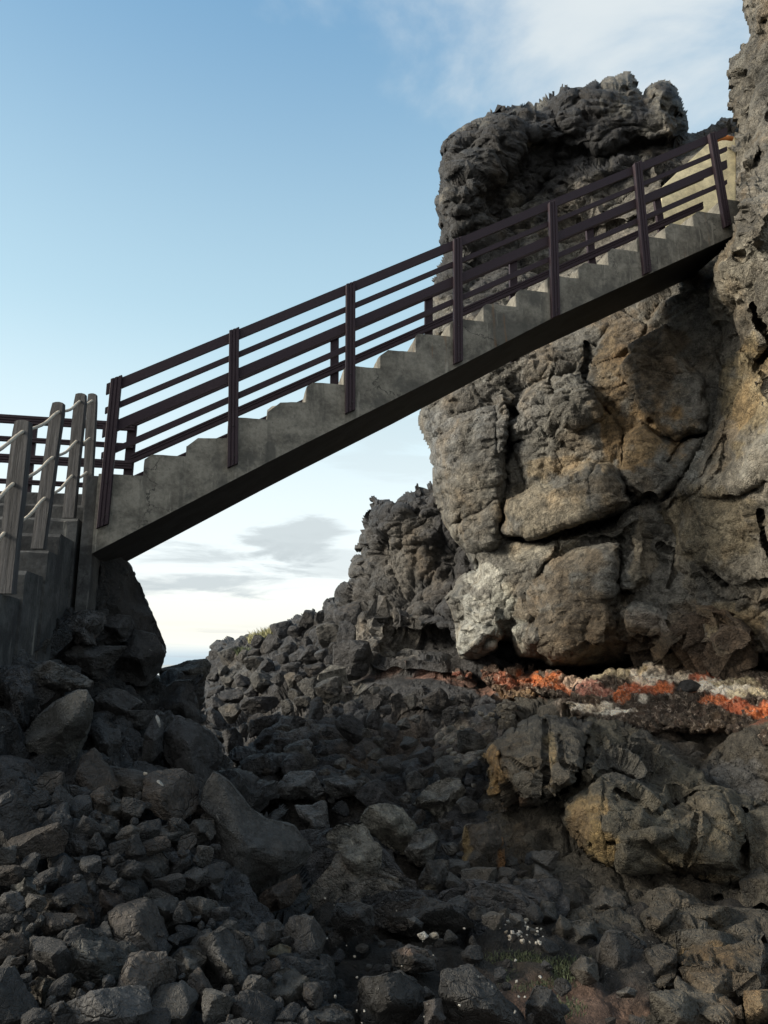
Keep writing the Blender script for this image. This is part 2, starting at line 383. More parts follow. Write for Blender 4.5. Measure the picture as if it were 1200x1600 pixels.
def plain_mat(name, col, rough=.7, var=.35, scale=8, bump=.2, grain=None, spec=.3, stain=None, coat=0):
    m = bpy.data.materials.new(name); m.use_nodes = True; n = N(m.node_tree); n.n.clear()
    tcn = n.new('ShaderNodeTexCoord'); g = n.new('ShaderNodeNewGeometry').outputs['Position']
    vec = g if grain is None else n.mapping(tcn.outputs['Object'], scale=grain)
    a = n.noise(vec, scale, 6, .6, .2); b = n.noise(vec, scale*6, 4, .65)
    f = n.math('ADD', n.math('MULTIPLY', a, .65), n.math('MULTIPLY', b, .35))
    k = n.ss(f, .3, .7, 1-var, 1+var); kk = n.new('ShaderNodeCombineColor'); [n.l.new(k, kk.inputs[i]) for i in range(3)]
    c = n.mix(1.0, (*col, 1), kk.outputs[0], 'MULTIPLY')
    if stain:
        s1 = n.noise(g, 2.6, 6, .62, .5); s2 = n.noise(n.mapping(g, scale=(7, 7, .9)), 1.5, 5, .6, .2)
        c = n.mix(n.ss(s1, .5, .62, 0, .75), c, (*stain, 1))
        c = n.mix(n.ss(s2, .55, .66, 0, .4), c, (*[x*.8 for x in stain], 1))
        c = n.mix(n.ss(n.noise(n.mapping(g, scale=(9, 9, .8)), 1.7, 4, .6), .62, .7, 0, .3), c, (.42, .40, .35, 1))
    if stain:
        gw = n.new('ShaderNodeVectorMath', operation='ADD'); n.l.new(g, gw.inputs[0]); ws_ = n.new('ShaderNodeVectorMath', operation='SCALE'); n.l.new(n.noise(g, 3, 5, .65, 0, True), ws_.inputs[0]); ws_.inputs['Scale'].default_value = .5; n.l.new(ws_.outputs[0], gw.inputs[1])
        ckc = n.math('MULTIPLY', n.ss(n.vor(gw.outputs[0], 1.3, 'DISTANCE_TO_EDGE'), .012, .002), n.ss(n.noise(g, 1.1, 3, .5), .5, .62))
        c = n.mix(n.math('MULTIPLY', ckc, .8), c, (.02, .02, .02, 1))
        rust = n.math('MULTIPLY', n.ss(n.noise(n.mapping(g, scale=(14, 14, 1.1)), 1.0, 4, .55), .63, .70), n.ss(n.noise(g, .9, 3, .5), .45, .6)); c = n.mix(n.math('MULTIPLY', rust, .45), c, (.16, .085, .04, 1))
        c = n.mix(n.ss(n.noise(g, 34, 4, .7), .60, .68, 0, .5), c, (.05, .048, .043, 1))
    p = n.new('ShaderNodeBsdfPrincipled'); n.l.new(c, p.inputs['Base Color']); n.put(p.inputs['Roughness'], rough)
    p.inputs['Specular IOR Level'].default_value = spec
    bp = n.new('ShaderNodeBump'); bp.inputs['Strength'].default_value = bump; bp.inputs['Distance'].default_value = .02
    n.l.new(f, bp.inputs['Height']); n.l.new(bp.outputs[0], p.inputs['Normal'])
    o = n.new('ShaderNodeOutputMaterial'); n.l.new(p.outputs[0], o.inputs[0])
    return m
M_cliff = rock_mat('weathered_tuff', bump=.9, grain=(.42, 1.7), pits=1.0, rough=.8, spec=.35)
M_lava = rock_mat('black_lava', bump=1.0, grain=(.35, 1.9), pits=1.0, speck=.5, rough=.68, spec=.5)
M_mid = rock_mat('broken_lava', bump=1.0, grain=(.28, 2.1), pits=.6, speck=.45, layer=.5, rough=.68, spec=.4)
M_brown = rock_mat('brown_basalt', bump=1.0, fine=1.3, grain=(.5, 1.5), pits=1.2, rough=.76, spec=.4)
M_bould = rock_mat('dark_boulder', bump=.9, fine=1.8, grain=(.6, 1.5), pits=.9, speck=.3, rough=.74, spec=.45)
M_conc = plain_mat('weathered_concrete', (.150, .143, .124), .9, .5, 5, .8, stain=(.058, .058, .054))
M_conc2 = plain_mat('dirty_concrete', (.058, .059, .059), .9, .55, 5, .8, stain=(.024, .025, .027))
M_soff = plain_mat('shaded_soffit', (.022, .024, .026), .85, .4, 3, .4)  # concrete underside, its shade put into a near-black base colour
M_plas = plain_mat('cream_render', (.60, .55, .38), .9, .3, 9, .5)
M_rail = plain_mat('plum_composite', (.024, .0145, .021), .6, .25, 6, .35, grain=(2, 30, 30), spec=.22)
M_wood = plain_mat('grey_timber', (.060, .060, .063), .85, .6, 5, .9, grain=(14, 14, .8))
M_rope = plain_mat('old_rope', (.40, .36, .30), .9, .3, 60, .6)
M_orange = plain_mat('varnished_wood', (.55, .20, .06), .5, .25, 10, .2)
M_red = plain_mat('pink_red', (.62, .13, .10), .8, .5, 40, .3)
M_white = plain_mat('white_shell', (.72, .70, .66), .7, .2, 20, .3)
M_steel = plain_mat('dark_bolt', (.02, .02, .02), .5, .2, 20, .1)
# ------------------------------------------------------------------ setting: sea and ground
def grid_axis(a, b, near0, near1, fine):
    xs = list(np.arange(near0, near1, fine)); s = fine; x = near1
    while x < b: xs.append(x); s *= 1.22; x += s
    xs.append(b); s = fine; x = near0-fine
    while x > a: xs.insert(0, x); s *= 1.22; x -= s
    xs.insert(0, a); return np.array(xs)
gxs = grid_axis(-3000, 3000, -5.4, 4.0, .03); gys = grid_axis(-3000, 3000, 2.2, 7, .03)
GX, GY = np.meshgrid(gxs, gys); gp = np.c_[GX.ravel(), GY.ravel(), 0*GX.ravel()]
rr = np.hypot(gp[:, 0], gp[:, 1])
gz = -.03 + .06*fbm(gp/1.1, 4, 3) + .11*np.clip(facet(gp/.42+np.array([0, 0, .5]), 6)-.35, -.8, 1) + .05*np.clip(facet(gp/.16+np.array([0, 0, .5]), 5)-.35, -.8, 1)
gz += (1.7+.3*fbm(gp/1.3, 3, 14))*sm(-gp[:, 0], 3.25, 4.3)*sm(-gp[:, 1], -6.2, -5.2)*sm(gp[:, 0], -14, -9) + .10*sm(gp[:, 1], 4, 7) - 9*sm(rr, 26, 90)
gcol = np.tile([.030, .028, .026], (len(gp), 1))
# reddish soil clearing with weeds on the right of the gully floor
c0 = at(np.array(905), np.array(1560), np.array(3.55)); e = np.hypot((gp[:, 0]-c0[0])/.75, (gp[:, 1]-c0[1])/.75)+.3*fbm(gp*2, 3, 8)
q = sm(e, 1.1, .7)[:, None]; gcol = gcol*(1-q)+np.array([.135, .088, .066])*q
gz -= .5*q[:, 0]*(gz+.04)
gp[:, 2] = gz
ny_, nx_ = GX.shape; a_, b_ = np.meshgrid(np.arange(ny_-1), np.arange(nx_-1), indexing='ij'); i0 = (a_*nx_+b_).ravel()
M_ground = rock_mat('gully_floor', bump=.7, fine=1.5, grain=(.5, 1.6), pits=.5, speck=.5)
tag(mesh_np('ground', gp, np.stack([i0, i0+1, i0+nx_+1, i0+nx_], 1), M_ground, None, False, vcol=gcol), kind='structure')
sv_ = np.array([[-9000, -9000, -6], [9000, -9000, -6], [9000, 12000, -6], [-9000, 12000, -6]], float)
tag(mesh_np('sea', sv_, [[0, 1, 2, 3]], plain_mat('sea_water', (.05, .09, .12), .15, .2, .02, .3, spec=.5)), kind='structure')

def Z(sc, ox, oy, *pts): return [(x/sc+ox, y/sc+oy) for x, y in pts]
# ------------------------------------------------------------------ cliffs
D_mid = Depth([(310, 1030, 24), (400, 990, 21), (470, 960, 18.5), (550, 870, 15.5), (575, 780, 14.5), (670, 755, 13.8), (800, 800, 12.5), (1000, 900, 12),
               (340, 1090, 17), (420, 1050, 15.5), (500, 1040, 13), (570, 1030, 12), (690, 990, 12.2), (690, 1040, 11.2), (800, 1050, 10), (560, 950, 14), (640, 880, 13.6),
               (350, 1180, 9.5), (450, 1150, 9.8), (560, 1120, 9.9), (700, 1120, 9.3), (760, 1160, 8.2), (450, 1260, 7.6), (600, 1240, 7.6), (720, 1250, 7.2),
               (520, 1350, 6.3), (640, 1350, 6.3), (760, 1350, 6.0), (520, 1450, 5.0), (700, 1450, 4.9), (860, 1450, 4.8), (600, 1560, 3.8), (400, 1400, 5.8), (1000, 1000, 11.3), (1300, 950, 11), (1300, 1100, 10.5), (1050, 1120, 9.8), (1300, 1250, 9.5), (1000, 1250, 8.8), (900, 1400, 6.8), (980, 1330, 7.6), (840, 1350, 6.6)])
mid_out = [(250, 1200), (270, 1080), (312, 1090), (318, 1060), (322, 1030), (330, 1012), (345, 996), (385, 988), (420, 986), (438, 988), (440, 966), (455, 965), (462, 958), (472, 955), (488, 947), (500, 956),
           (510, 934), (525, 936), (535, 915), (547, 903), (546, 870), (545, 853), (557, 838), (556, 815), (566, 797), (572, 773), (585, 770), (600, 777), (618, 781), (632, 765),
           (655, 752), (673, 742), (760, 740), (900, 780), (1000, 880), (1330, 900), (1330, 1300), (1000, 1400), (860, 1450), (700, 1480), (500, 1480), (300, 1400)]
g1 = (.036, .036, .038)
mid = relief('cliff', mid_out, D_mid, M_mid, g1, step=1.9, w=26, roll=1.0, thick=3.5, seed=3, jag=(5, 5), lateral=.08,
    layers=[('f', (2.2, 2.2, 1.6), .22), ('f', (1.2, 1.2, .9), .26), ('f', (.6, .6, .42), .13), ('f', (.26, .26, .2), .05), ('f', (.12, .12, .1), .012)],
    rough=[(390, 1020, 90, 60, .8), (640, 1048, 130, 22, .25), (790, 1070, 80, 25, .3)],
    bulges=[(Z(2.182, 250, 720, (640, 740), (860, 735), (1080, 760), (1180, 800), (1120, 850), (900, 830), (700, 800)), .16, 10),
            (Z(2.182, 250, 720, (760, 560), (990, 560), (1020, 660), (760, 680)), -.7, 16),
            (Z(2.182, 250, 720, (500, 690), (600, 680), (605, 760), (560, 790), (520, 740)), .35, 9),
            (Z(2.182, 250, 720, (330, 960), (420, 900), (520, 920), (530, 1000), (450, 1050), (340, 1040)), .5, 16),
            (Z(2.182, 250, 720, (215, 950), (320, 930), (350, 1030), (280, 1070), (215, 1030)), .5, 14)],
    cracks=[([(556, 1042), (640, 1046), (730, 1052), (800, 1060)], 4, .35), ([(602, 960), (604, 1035)], 2, .25)],
    blobs=[(600, 900, 90, 90, (.072, .068, .062), .6), (590, 1000, 60, 34, (.13, .12, .105), .8), (380, 1060, 40, 40, (.070, .067, .062), .7), (545, 1060, 26, 22, (.13, .125, .11), .8),
           (630, 850, 50, 60, (.10, .092, .08), .7), (430, 1110, 60, 24, (.085, .08, .075), .6),
           (640, 1150, 130, 50, (.075, .060, .048), .7), (740, 1190, 40, 22, (.22, .19, .155), .7), (700, 1140, 40, 14, (.20, .18, .15), .6), (660, 1090, 70, 13, (.085, .08, .075), .7), (470, 1150, 50, 30, (.09, .085, .08), .6),
           (600, 1043, 40, 2, (.20, .13, .105), .7), (690, 1049, 50, 2.5, (.19, .105, .08), .7), (790, 1068, 60, 13, (.17, .085, .055), .8), (830, 1062, 30, 12, (.20, .09, .055), .8), (800, 1085, 36, 12, (.17, .11, .07), .8),
           (640, 1240, 100, 30, (.05, .05, .05), .6), (560, 1420, 50, 60, (.13, .115, .095), .7), (610, 1310, 40, 44, (.15, .14, .12), .6)])
tag(mid, kind='structure')

# big overhanging mass with the upper outcrop
D_main = Depth([(700, 220, 12.2), (850, 170, 12.0), (1050, 150, 11.8), (1150, 200, 11.2), (850, 300, 12.4), (720, 380, 11.8), (900, 260, 12.0), (1000, 330, 11.4), (850, 430, 11.2), (700, 480, 11.3),
                (680, 620, 10.8), (690, 760, 10.6), (760, 560, 10.0), (860, 560, 9.5), (960, 480, 9.3), (1060, 420, 9.0), (1080, 560, 8.5), (860, 700, 9.3), (880, 790, 9.1), (760, 850, 10.1), (1000, 680, 8.8), (1040, 800, 8.5),
                (900, 900, 9.0), (720, 980, 10.1), (760, 1020, 9.8), (860, 1020, 9.2), (1000, 1000, 8.4), (1120, 980, 7.7), (1250, 980, 7.0), (1250, 700, 7.2), (1250, 300, 9)])
main_out = [(668, 440), (690, 398), (684, 360), (678, 328), (677, 305), (689, 282), (680, 268), (688, 231), (686, 218), (698, 211), (715, 202), (730, 190), (752, 176), (756, 166), (768, 158), (783, 162), (808, 156), (830, 157), (847, 150), (856, 134),
            (880, 130), (902, 137), (918, 133), (934, 126), (948, 124), (962, 116), (985, 113), (996, 130), (1005, 145), (1017, 128), (1030, 119), (1056, 125), (1063, 153), (1072, 172), (1082, 200), (1102, 197), (1116, 183), (1134, 181), (1300, 170),
            (1300, 1080), (1200, 1062), (1150, 1052), (1100, 1038), (1060, 1030), (1000, 1034), (940, 1046), (859, 1043), (845, 1031), (808, 1031), (792, 1008), (775, 1020), (747, 1034), (717, 1033), (708, 996), (704, 963), (694, 931), (712, 908), (738, 885),
            (725, 861), (704, 838), (690, 818), (680, 790), (674, 772), (668, 721), (660, 690), (659, 655), (668, 600), (670, 520), (668, 480)]
z4 = lambda *p: Z(2.143, 640, 450, *p)
b1 = (.136, .131, .117)
main = relief('overhanging_cliff', main_out, D_main, M_cliff, b1, step=1.8, w=42, roll=1.7, thick=4.5, seed=11, jag=(4, 4), lateral=.12,
    layers=[('f', (1.9, 1.9, 1.4), .22), ('f', (.75, .75, .5), .085), ('f', (.26, .26, .16), .026), ('f', (.11, .11, .08), .009), ('p', (.13, .13, .07), .03), ('n', (.45, .45, .4), .03), ('n', (.07, .07, .06), .007, False)],
    rough=[(800, 250, 190, 170, 1.75), (760, 560, 50, 60, 1.3), (860, 600, 110, 70, 1.5), (860, 810, 105, 55, .22), (1000, 680, 80, 70, .5), (880, 900, 80, 60, .55), (710, 740, 50, 100, .6), (1120, 700, 80, 260, .3), (850, 870, 100, 24, .25), (1040, 1000, 120, 40, 1.6), (740, 990, 50, 50, 1.2), (1000, 340, 60, 50, .6), (930, 560, 60, 90, .8), (840, 590, 60, 60, 1.3)],
    bulges=[(z4((312, 690), (400, 640), (600, 590), (680, 600), (740, 690), (757, 715), (650, 780), (590, 815), (480, 845), (400, 848), (330, 825)), .55, 26),
            (z4((715, 500), (770, 440), (900, 520), (1000, 490), (960, 580), (900, 660), (830, 720), (760, 700), (706, 640)), .35, 16),
            (z4((420, 1000), (480, 905), (600, 862), (705, 850), (705, 960), (700, 1010), (680, 1100), (700, 1240), (480, 1290), (415, 1150)), .55, 24),
            (z4((712, 930), (740, 862), (790, 820), (812, 900), (805, 970), (760, 1020), (715, 1005)), .38, 18),
            (z4((370, 895), (440, 850), (600, 812), (740, 760), (780, 775), (720, 838), (600, 858), (500, 900), (440, 955)), .18, 12),
            (z4((60, 470), (200, 400), (330, 330), (322, 820), (300, 862), (190, 880), (110, 790), (80, 690)), .35, 26),
            (z4((490, 290), (590, 275), (640, 430), (545, 455), (505, 380)), .18, 8),
            (z4((720, 180), (860, 120), (1000, 300), (1000, 480), (900, 510), (780, 430), (740, 300)), .4, 20),
            (z4((680, 1065), (760, 1030), (880, 1060), (915, 1150), (900, 1250), (760, 1280), (690, 1180)), .45, 20),
            (z4((915, 1110), (960, 1075), (1080, 1085), (1130, 1180), (1130, 1290), (960, 1290), (910, 1200)), .5, 20),
            (z4((145, 1140), (200, 1075), (290, 1060), (320, 1150), (250, 1240), (170, 1240)), .35, 14),
            (z4((340, 1130), (400, 1020), (440, 1160), (440, 1230), (360, 1230)), .35, 12),
            (Z(2.182, 650, 80, (60, 560), (50, 330), (230, 160), (440, 110), (700, 60), (900, 70), (950, 260), (880, 320), (760, 300), (640, 330), (480, 330), (380, 300), (330, 380), (280, 480), (200, 560)), .38, 34),
            (Z(2.182, 650, 80, (70, 460), (180, 420), (300, 480), (280, 580), (120, 640), (80, 580)), .3, 14),
            (Z(2.182, 650, 80, (540, 400), (700, 350), (860, 400), (840, 560), (640, 600), (520, 560)), .35, 12)],
    cracks=[(z4((330, 835), (400, 850), (500, 830), (590, 818), (660, 782), (757, 718), (800, 690), (835, 722)), 4.5, .55), (z4((757, 718), (710, 640), (720, 560), (715, 470), (640, 380), (590, 290), (580, 180)), 2.6, .22),
            (z4((1000, 485), (920, 520), (860, 590)), 3.0, .22), (z4((325, 330), (330, 560), (315, 690), (320, 850)), 3.2, .3), (z4((490, 250), (490, 340), (510, 400)), 2.4, .2),
            (z4((490, 850), (490, 900), (430, 960)), 2.0, .12), (z4((850, 860), (900, 900), (880, 1000)), 2.5, .15), (z4((705, 850), (705, 1010)), 3, .2),
            (z4((340, 420), (450, 400), (540, 450)), 4, .25), (z4((340, 520), (440, 500), (560, 540)), 3, .22), (z4((360, 460), (520, 500)), 3, .2)],
    blobs=[(870, 230, 240, 120, (.031, .032, .035), 1), (740, 360, 90, 150, (.046, .046, .047), 1), (1120, 200, 60, 40, (.07, .066, .06), 1), (1060, 1000, 170, 60, (.10, .078, .055), .85), (930, 330, 60, 60, (.15, .14, .125), .8), (1010, 300, 50, 40, (.16, .15, .13), .8), (1000, 370, 40, 20, (.15, .14, .125), .8),
           (740, 650, 60, 100, (.10, .093, .083), .7), (820, 560, 70, 60, (.16, .150, .132), .7), (700, 720, 35, 110, (.12, .112, .098), .6), (720, 800, 50, 70, (.15, .138, .115), .8),
           (1000, 560, 80, 90, (.125, .095, .062), .7), (1010, 680, 70, 60, (.19, .130, .065), .85), (950, 590, 40, 70, (.17, .125, .07), .6), (880, 730, 80, 18, (.26, .20, .12), .6), (860, 800, 90, 50, (.20, .175, .13), .8),
           (850, 860, 80, 20, (.26, .245, .205), .85), (740, 990, 45, 60, (.33, .33, .30), .9), (790, 980, 30, 70, (.32, .32, .28), .85), (760, 900, 40, 20, (.34, .335, .30), .85), (690, 690, 30, 60, (.17, .172, .168), .7), (800, 640, 60, 60, (.155, .155, .15), .6), (700, 850, 30, 30, (.22, .21, .18), .6),
           (900, 960, 90, 90, (.115, .090, .062), .8), (900, 880, 70, 25, (.15, .12, .085), .7), (1010, 1030, 60, 40, (.075, .055, .04), .9), (1120, 1030, 70, 30, (.085, .062, .045), .9), (1000, 870, 22, 50, (.19, .165, .125), .8), (1020, 960, 50, 18, (.17, .15, .13), .7), (1150, 960, 60, 25, (.24, .205, .14), .7)])
tag(main, kind='structure')

# smooth buttress on the right that the stair runs into
D_right = Depth([(1150, 0, 8.6), (1250, 0, 7.8), (1150, 200, 8.5), (1250, 200, 7.4), (1140, 330, 6.75), (1138, 400, 6.95), (1200, 330, 6.5), (1260, 330, 6.3), (1105, 480, 7.9), (1200, 500, 6.8), (1100, 650, 8.3), (1180, 650, 7.1), (1050, 750, 8.4),
                 (1120, 780, 7.5), (1010, 800, 8.6), (1100, 860, 7.8), (1200, 860, 6.9), (1060, 920, 8.2), (1200, 960, 7.3), (1300, 600, 6.2), (1300, 950, 6.4), (1300, 0, 7.0)])
right_out = [(1152, -80), (1154, -10), (1156, 12), (1166, 36), (1158, 58), (1141, 84), (1136, 110), (1140, 140), (1132, 165), (1142, 192), (1130, 225), (1140, 262), (1148, 300), (1151, 345), (1136, 385), (1114, 430),
             (1098, 500), (1112, 560), (1113, 620), (1100, 670), (1075, 715), (1030, 765), (998, 792), (1002, 815), (1040, 850), (1046, 900), (1048, 930), (1095, 950), (1105, 972), (1140, 985), (1200, 980), (1320, 1000), (1320, -80)]
b2 = (.165, .152, .126)
right = relief('rock_buttress', right_out, D_right, M_cliff, b2, step=2.2, w=34, roll=.9, thick=3.0, seed=23, jag=(4, 5), lateral=.12,
    layers=[('n', (.9, .9, 1.1), .12), ('f', (.9, .9, .9), .07), ('n', (.25, .25, .3), .035), ('p', (.16, .16, .12), .035), ('f', (.22, .22, .2), .03), ('n', (.06, .06, .06), .008, False)],
    rough=[(1135, 130, 30, 120, 2.6), (1140, 330, 30, 90, 2.0), (1100, 700, 80, 200, .5), (1150, 940, 80, 30, 1.8)],
    bulges=[(z4((1000, 480), (1070, 370), (1100, 200), (1160, 240), (1240, 400), (1240, 640), (1050, 700), (900, 690), (850, 730), (780, 770), (830, 700), (920, 640)), .25, 30),
            (Z(2.182, 650, 80, (1130, 300), (1200, 180), (1260, 500), (1180, 700), (1120, 640), (1090, 500)), .35, 20),
            (z4((1010, 480), (1060, 380), (1055, 500), (980, 620), (900, 680)), .12, 8)],
    cracks=[(Z(2.182, 650, 80, (1115, 420), (1150, 380), (1180, 330)), 4, .3), (z4((1150, 60), (1190, 200), (1150, 260)), 3, .25), (z4((1060, 500), (1060, 600), (940, 700), (810, 740)), 2.5, .1), (z4((1160, 760), (1200, 900)), 3, .2),
            (z4((870, 840), (880, 960), (1000, 1010), (1060, 1040)), 3, .2), (z4((980, 960), (1080, 1010), (1200, 990)), 2.5, .15)],
    blobs=[(1150, 150, 60, 150, (.115, .108, .092), .9), (1150, 330, 40, 60, (.09, .085, .075), .7), (1165, 620, 40, 90, (.24, .19, .105), .7), (1085, 690, 18, 60, (.24, .24, .22), .8), (1060, 740, 40, 14, (.24, .235, .21), .7), (1140, 420, 50, 70, (.19, .175, .14), .7),
           (1110, 820, 90, 60, (.165, .140, .095), .8), (1150, 930, 70, 30, (.16, .15, .13), .8), (1100, 560, 25, 70, (.13, .115, .085), .8)])
tag(right, kind='structure')

# bank below the red clay seam
D_low = Depth([(560, 1040, 11.6), (700, 1050, 10.4), (800, 1060, 9.6), (880, 1050, 9.0), (1000, 1050, 8.4), (1100, 1060, 8.0), (1250, 1080, 7.2), (800, 1120, 8.6), (900, 1130, 8.0), (1000, 1120, 7.6), (1200, 1140, 6.8), (1200, 1250, 6.4), (760, 1200, 7.4), (780, 1300, 6.6), (900, 1300, 6.4),
               (1100, 1350, 6.0), (760, 1400, 5.9), (900, 1400, 5.6), (1050, 1400, 5.3), (1250, 1400, 4.9), (820, 1480, 4.9), (950, 1480, 4.8), (1100, 1480, 4.6), (1250, 1500, 4.2), (900, 1540, 4.5), (1050, 1560, 4.1), (1250, 1600, 3.6)])
low_out = [(740, 1290), (756, 1160), (790, 1098), (830, 1084), (880, 1080), (900, 1106), (950, 1112), (1000, 1100), (1060, 1098), (1110, 1100), (1140, 1108), (1200, 1118), (1320, 1130), (1320, 1640), (1010, 1640), (1005, 1560), (960, 1525), (880, 1500), (830, 1480), (790, 1455), (755, 1420), (745, 1350)]
z8 = lambda *p: Z(2.4, 700, 1000, *p)
zs = lambda *p: Z(3.333, 840, 1010, *p)
low = relief('rock_bank', low_out, D_low, M_brown, (.092, .082, .066), step=2.0, w=18, roll=.6, thick=2.5, seed=31, jag=(4, 5),
    layers=[('f', (.75, .75, .5), .16), ('f', (.32, .32, .2), .065), ('f', (.12, .12, .09), .020), ('n', (.2, .2, .14), .02), ('n', (.05, .05, .05), .008)],
    bulges=[(zs((700, 180), (760, 140), (900, 200), (1200, 240), (1200, 330), (1000, 310), (880, 270)), .12, 8),
            (z8((870, 1090), (1060, 1100), (1200, 1140), (1200, 1290), (1080, 1230), (860, 1210)), .35, 10),
            (z8((870, 1225), (1000, 1220), (1160, 1300), (1150, 1390), (980, 1400), (880, 1320)), .3, 10),
            (z8((735, 1170), (850, 1150), (860, 1290), (740, 1300)), .25, 8)],
    cracks=[(z8((730, 945), (1000, 950), (1200, 990)), 4, .22), (z8((860, 1210), (1060, 1235), (1200, 1300)), 4, .25), (z8((860, 930), (850, 1140)), 3, .2), (z8((1010, 960), (1000, 1090)), 3, .2)],
    blobs=[(870, 1068, 60, 20, (.50, .115, .03), .97), (840, 1062, 30, 16, (.55, .13, .04), .9), (935, 1072, 60, 24, (.50, .26, .15), .95), (950, 1055, 40, 10, (.36, .32, .17), .9), (1000, 1045, 50, 20, (.60, .50, .38), .95), (1010, 1068, 60, 14, (.42, .10, .05), .95), (950, 1090, 40, 12, (.45, .22, .15), .9), (920, 1100, 60, 9, (.62, .50, .40), .85),
           (1080, 1058, 60, 12, (.60, .48, .34), .95), (1090, 1070, 40, 9, (.50, .13, .05), .95), (1150, 1080, 80, 14, (.62, .54, .38), .95), (1150, 1098, 90, 10, (.48, .11, .04), .95), (1200, 1092, 40, 30, (.5, .2, .1), .8), (1000, 1095, 30, 10, (.5, .4, .32), .7), (1180, 1135, 40, 14, (.22, .08, .05), .7), (870, 1045, 60, 6, (.30, .2, .12), .6),
           (1060, 1150, 80, 30, (.085, .082, .078), .8), (1150, 1230, 60, 40, (.10, .10, .10), .8), (1040, 1128, 30, 12, (.22, .17, .13), .6), (1120, 1480, 60, 22, (.11, .080, .045), .8), (1070, 1500, 30, 16, (.12, .085, .045), .7), (1170, 1560, 40, 40, (.10, .075, .048), .7), (1040, 1475, 30, 10, (.11, .095, .06), .7),
           (800, 1350, 40, 50, (.085, .06, .035), .6)])
tag(low, kind='structure')

M_clay = rock_mat('baked_clay', bump=.9, fine=1.6, grain=(.6, 1.7), pits=.8, rough=.95, mottle=.6, spec=.1)
Or, Or2, Cr, Wh, Ol, Dk = (.66, .21, .09), (.48, .15, .08), (.72, .54, .41), (.86, .79, .68), (.56, .48, .33), (.07, .055, .045)
seam_out = zs((-20, 130), (0, 112), (110, 116), (150, 143), (230, 150), (330, 138), (430, 100), (490, 90), (530, 70), (560, 70), (605, 60), (640, 60), (700, 60), (740, 50), (770, 50), (830, 50), (870, 60), (930, 70), (990, 80), (1050, 90), (1110, 100), (1200, 110), (1400, 130), (1400, 560), (1200, 520), (1060, 480), (960, 460), (870, 460), (740, 460), (640, 460), (540, 460), (400, 440), (300, 420), (200, 400), (150, 330), (60, 270), (-20, 250))
D_seam = lambda x, y: D_low(x, y) - .12 - .10*np.exp(-((np.asarray(y)-1075)/25.0)**2)
seam = relief('clay_seam', seam_out, D_seam, M_clay, (.085, .070, .058), step=1.5, w=14, roll=.35, thick=1.0, seed=61, jag=(3, 4), lateral=.3,
    layers=[('f', (.28, .28, .2), .05), ('r', (.10, .10, .08), .035), ('f', (.05, .05, .04), .020)],
    blobs=[(b[0], b[1], b[2], b[3], b[4], .95) for b in [(865, 1062, 40, 16, Or), (850, 1060, 26, 10, (.58, .20, .08)), (900, 1058, 24, 16, Cr), (950, 1052, 50, 9, Ol), (930, 1075, 30, 12, (.45, .22, .17)), (975, 1085, 18, 14, Or), (915, 1100, 40, 9, Wh), (960, 1110, 50, 7, Wh), (920, 1088, 20, 6, Dk),
       (1015, 1052, 30, 16, Wh), (1000, 1078, 30, 12, Or2), (1040, 1072, 22, 10, Or), (1060, 1058, 22, 18, Wh), (1005, 1094, 14, 9, Wh), (1080, 1062, 40, 10, Wh), (1075, 1075, 24, 7, Or), (1095, 1058, 26, 7, Or2), (1110, 1072, 40, 12, Wh), (1115, 1092, 30, 12, Or), (1150, 1078, 44, 13, Wh), (1180, 1084, 40, 10, (.75, .66, .48)), (1160, 1102, 44, 8, Or2), (1190, 1110, 26, 7, Or), (1060, 1110, 30, 8, Dk), (1000, 1045, 10, 6, Ol), (1150, 1066, 40, 5, Ol)]])
tag(seam, kind='structure')
seam2_out = [(560, 1038), (575, 1036), (600, 1038), (660, 1042), (720, 1050), (760, 1044), (800, 1040), (858, 1040), (858, 1080), (846, 1094), (820, 1100), (790, 1090), (770, 1078), (750, 1062), (720, 1060), (660, 1051), (600, 1045), (575, 1048), (560, 1046)]
seam2 = relief('clay_seam', seam2_out, lambda x, y: D_mid(x, y)-.2, M_clay, (.11, .078, .062), step=1.3, w=4, roll=.15, thick=.8, seed=67, jag=(2.5, 5), lateral=.2,
    layers=[('f', (.5, .5, .3), .10), ('f', (.22, .22, .14), .09), ('f', (.11, .11, .08), .045)],
    blobs=[(b[0], b[1], b[2], b[3], b[4], .9) for b in [(570, 1042, 12, 6, (.36, .14, .10)), (600, 1042, 18, 3.5, (.5, .36, .28)), (640, 1046, 22, 3.5, (.42, .22, .17)), (680, 1050, 20, 3.5, (.5, .38, .30)), (715, 1055, 16, 3.5, (.34, .13, .09)), (750, 1056, 20, 8, (.20, .09, .06)), (790, 1060, 30, 12, (.34, .13, .08)), (825, 1056, 26, 12, (.40, .15, .08)), (790, 1075, 26, 9, (.30, .2, .12)), (820, 1085, 26, 9, (.36, .25, .15)), (845, 1060, 14, 14, Or), (690, 1060, 40, 4, Dk), (620, 1052, 40, 3, Dk)]])
tag(seam2, kind='structure')

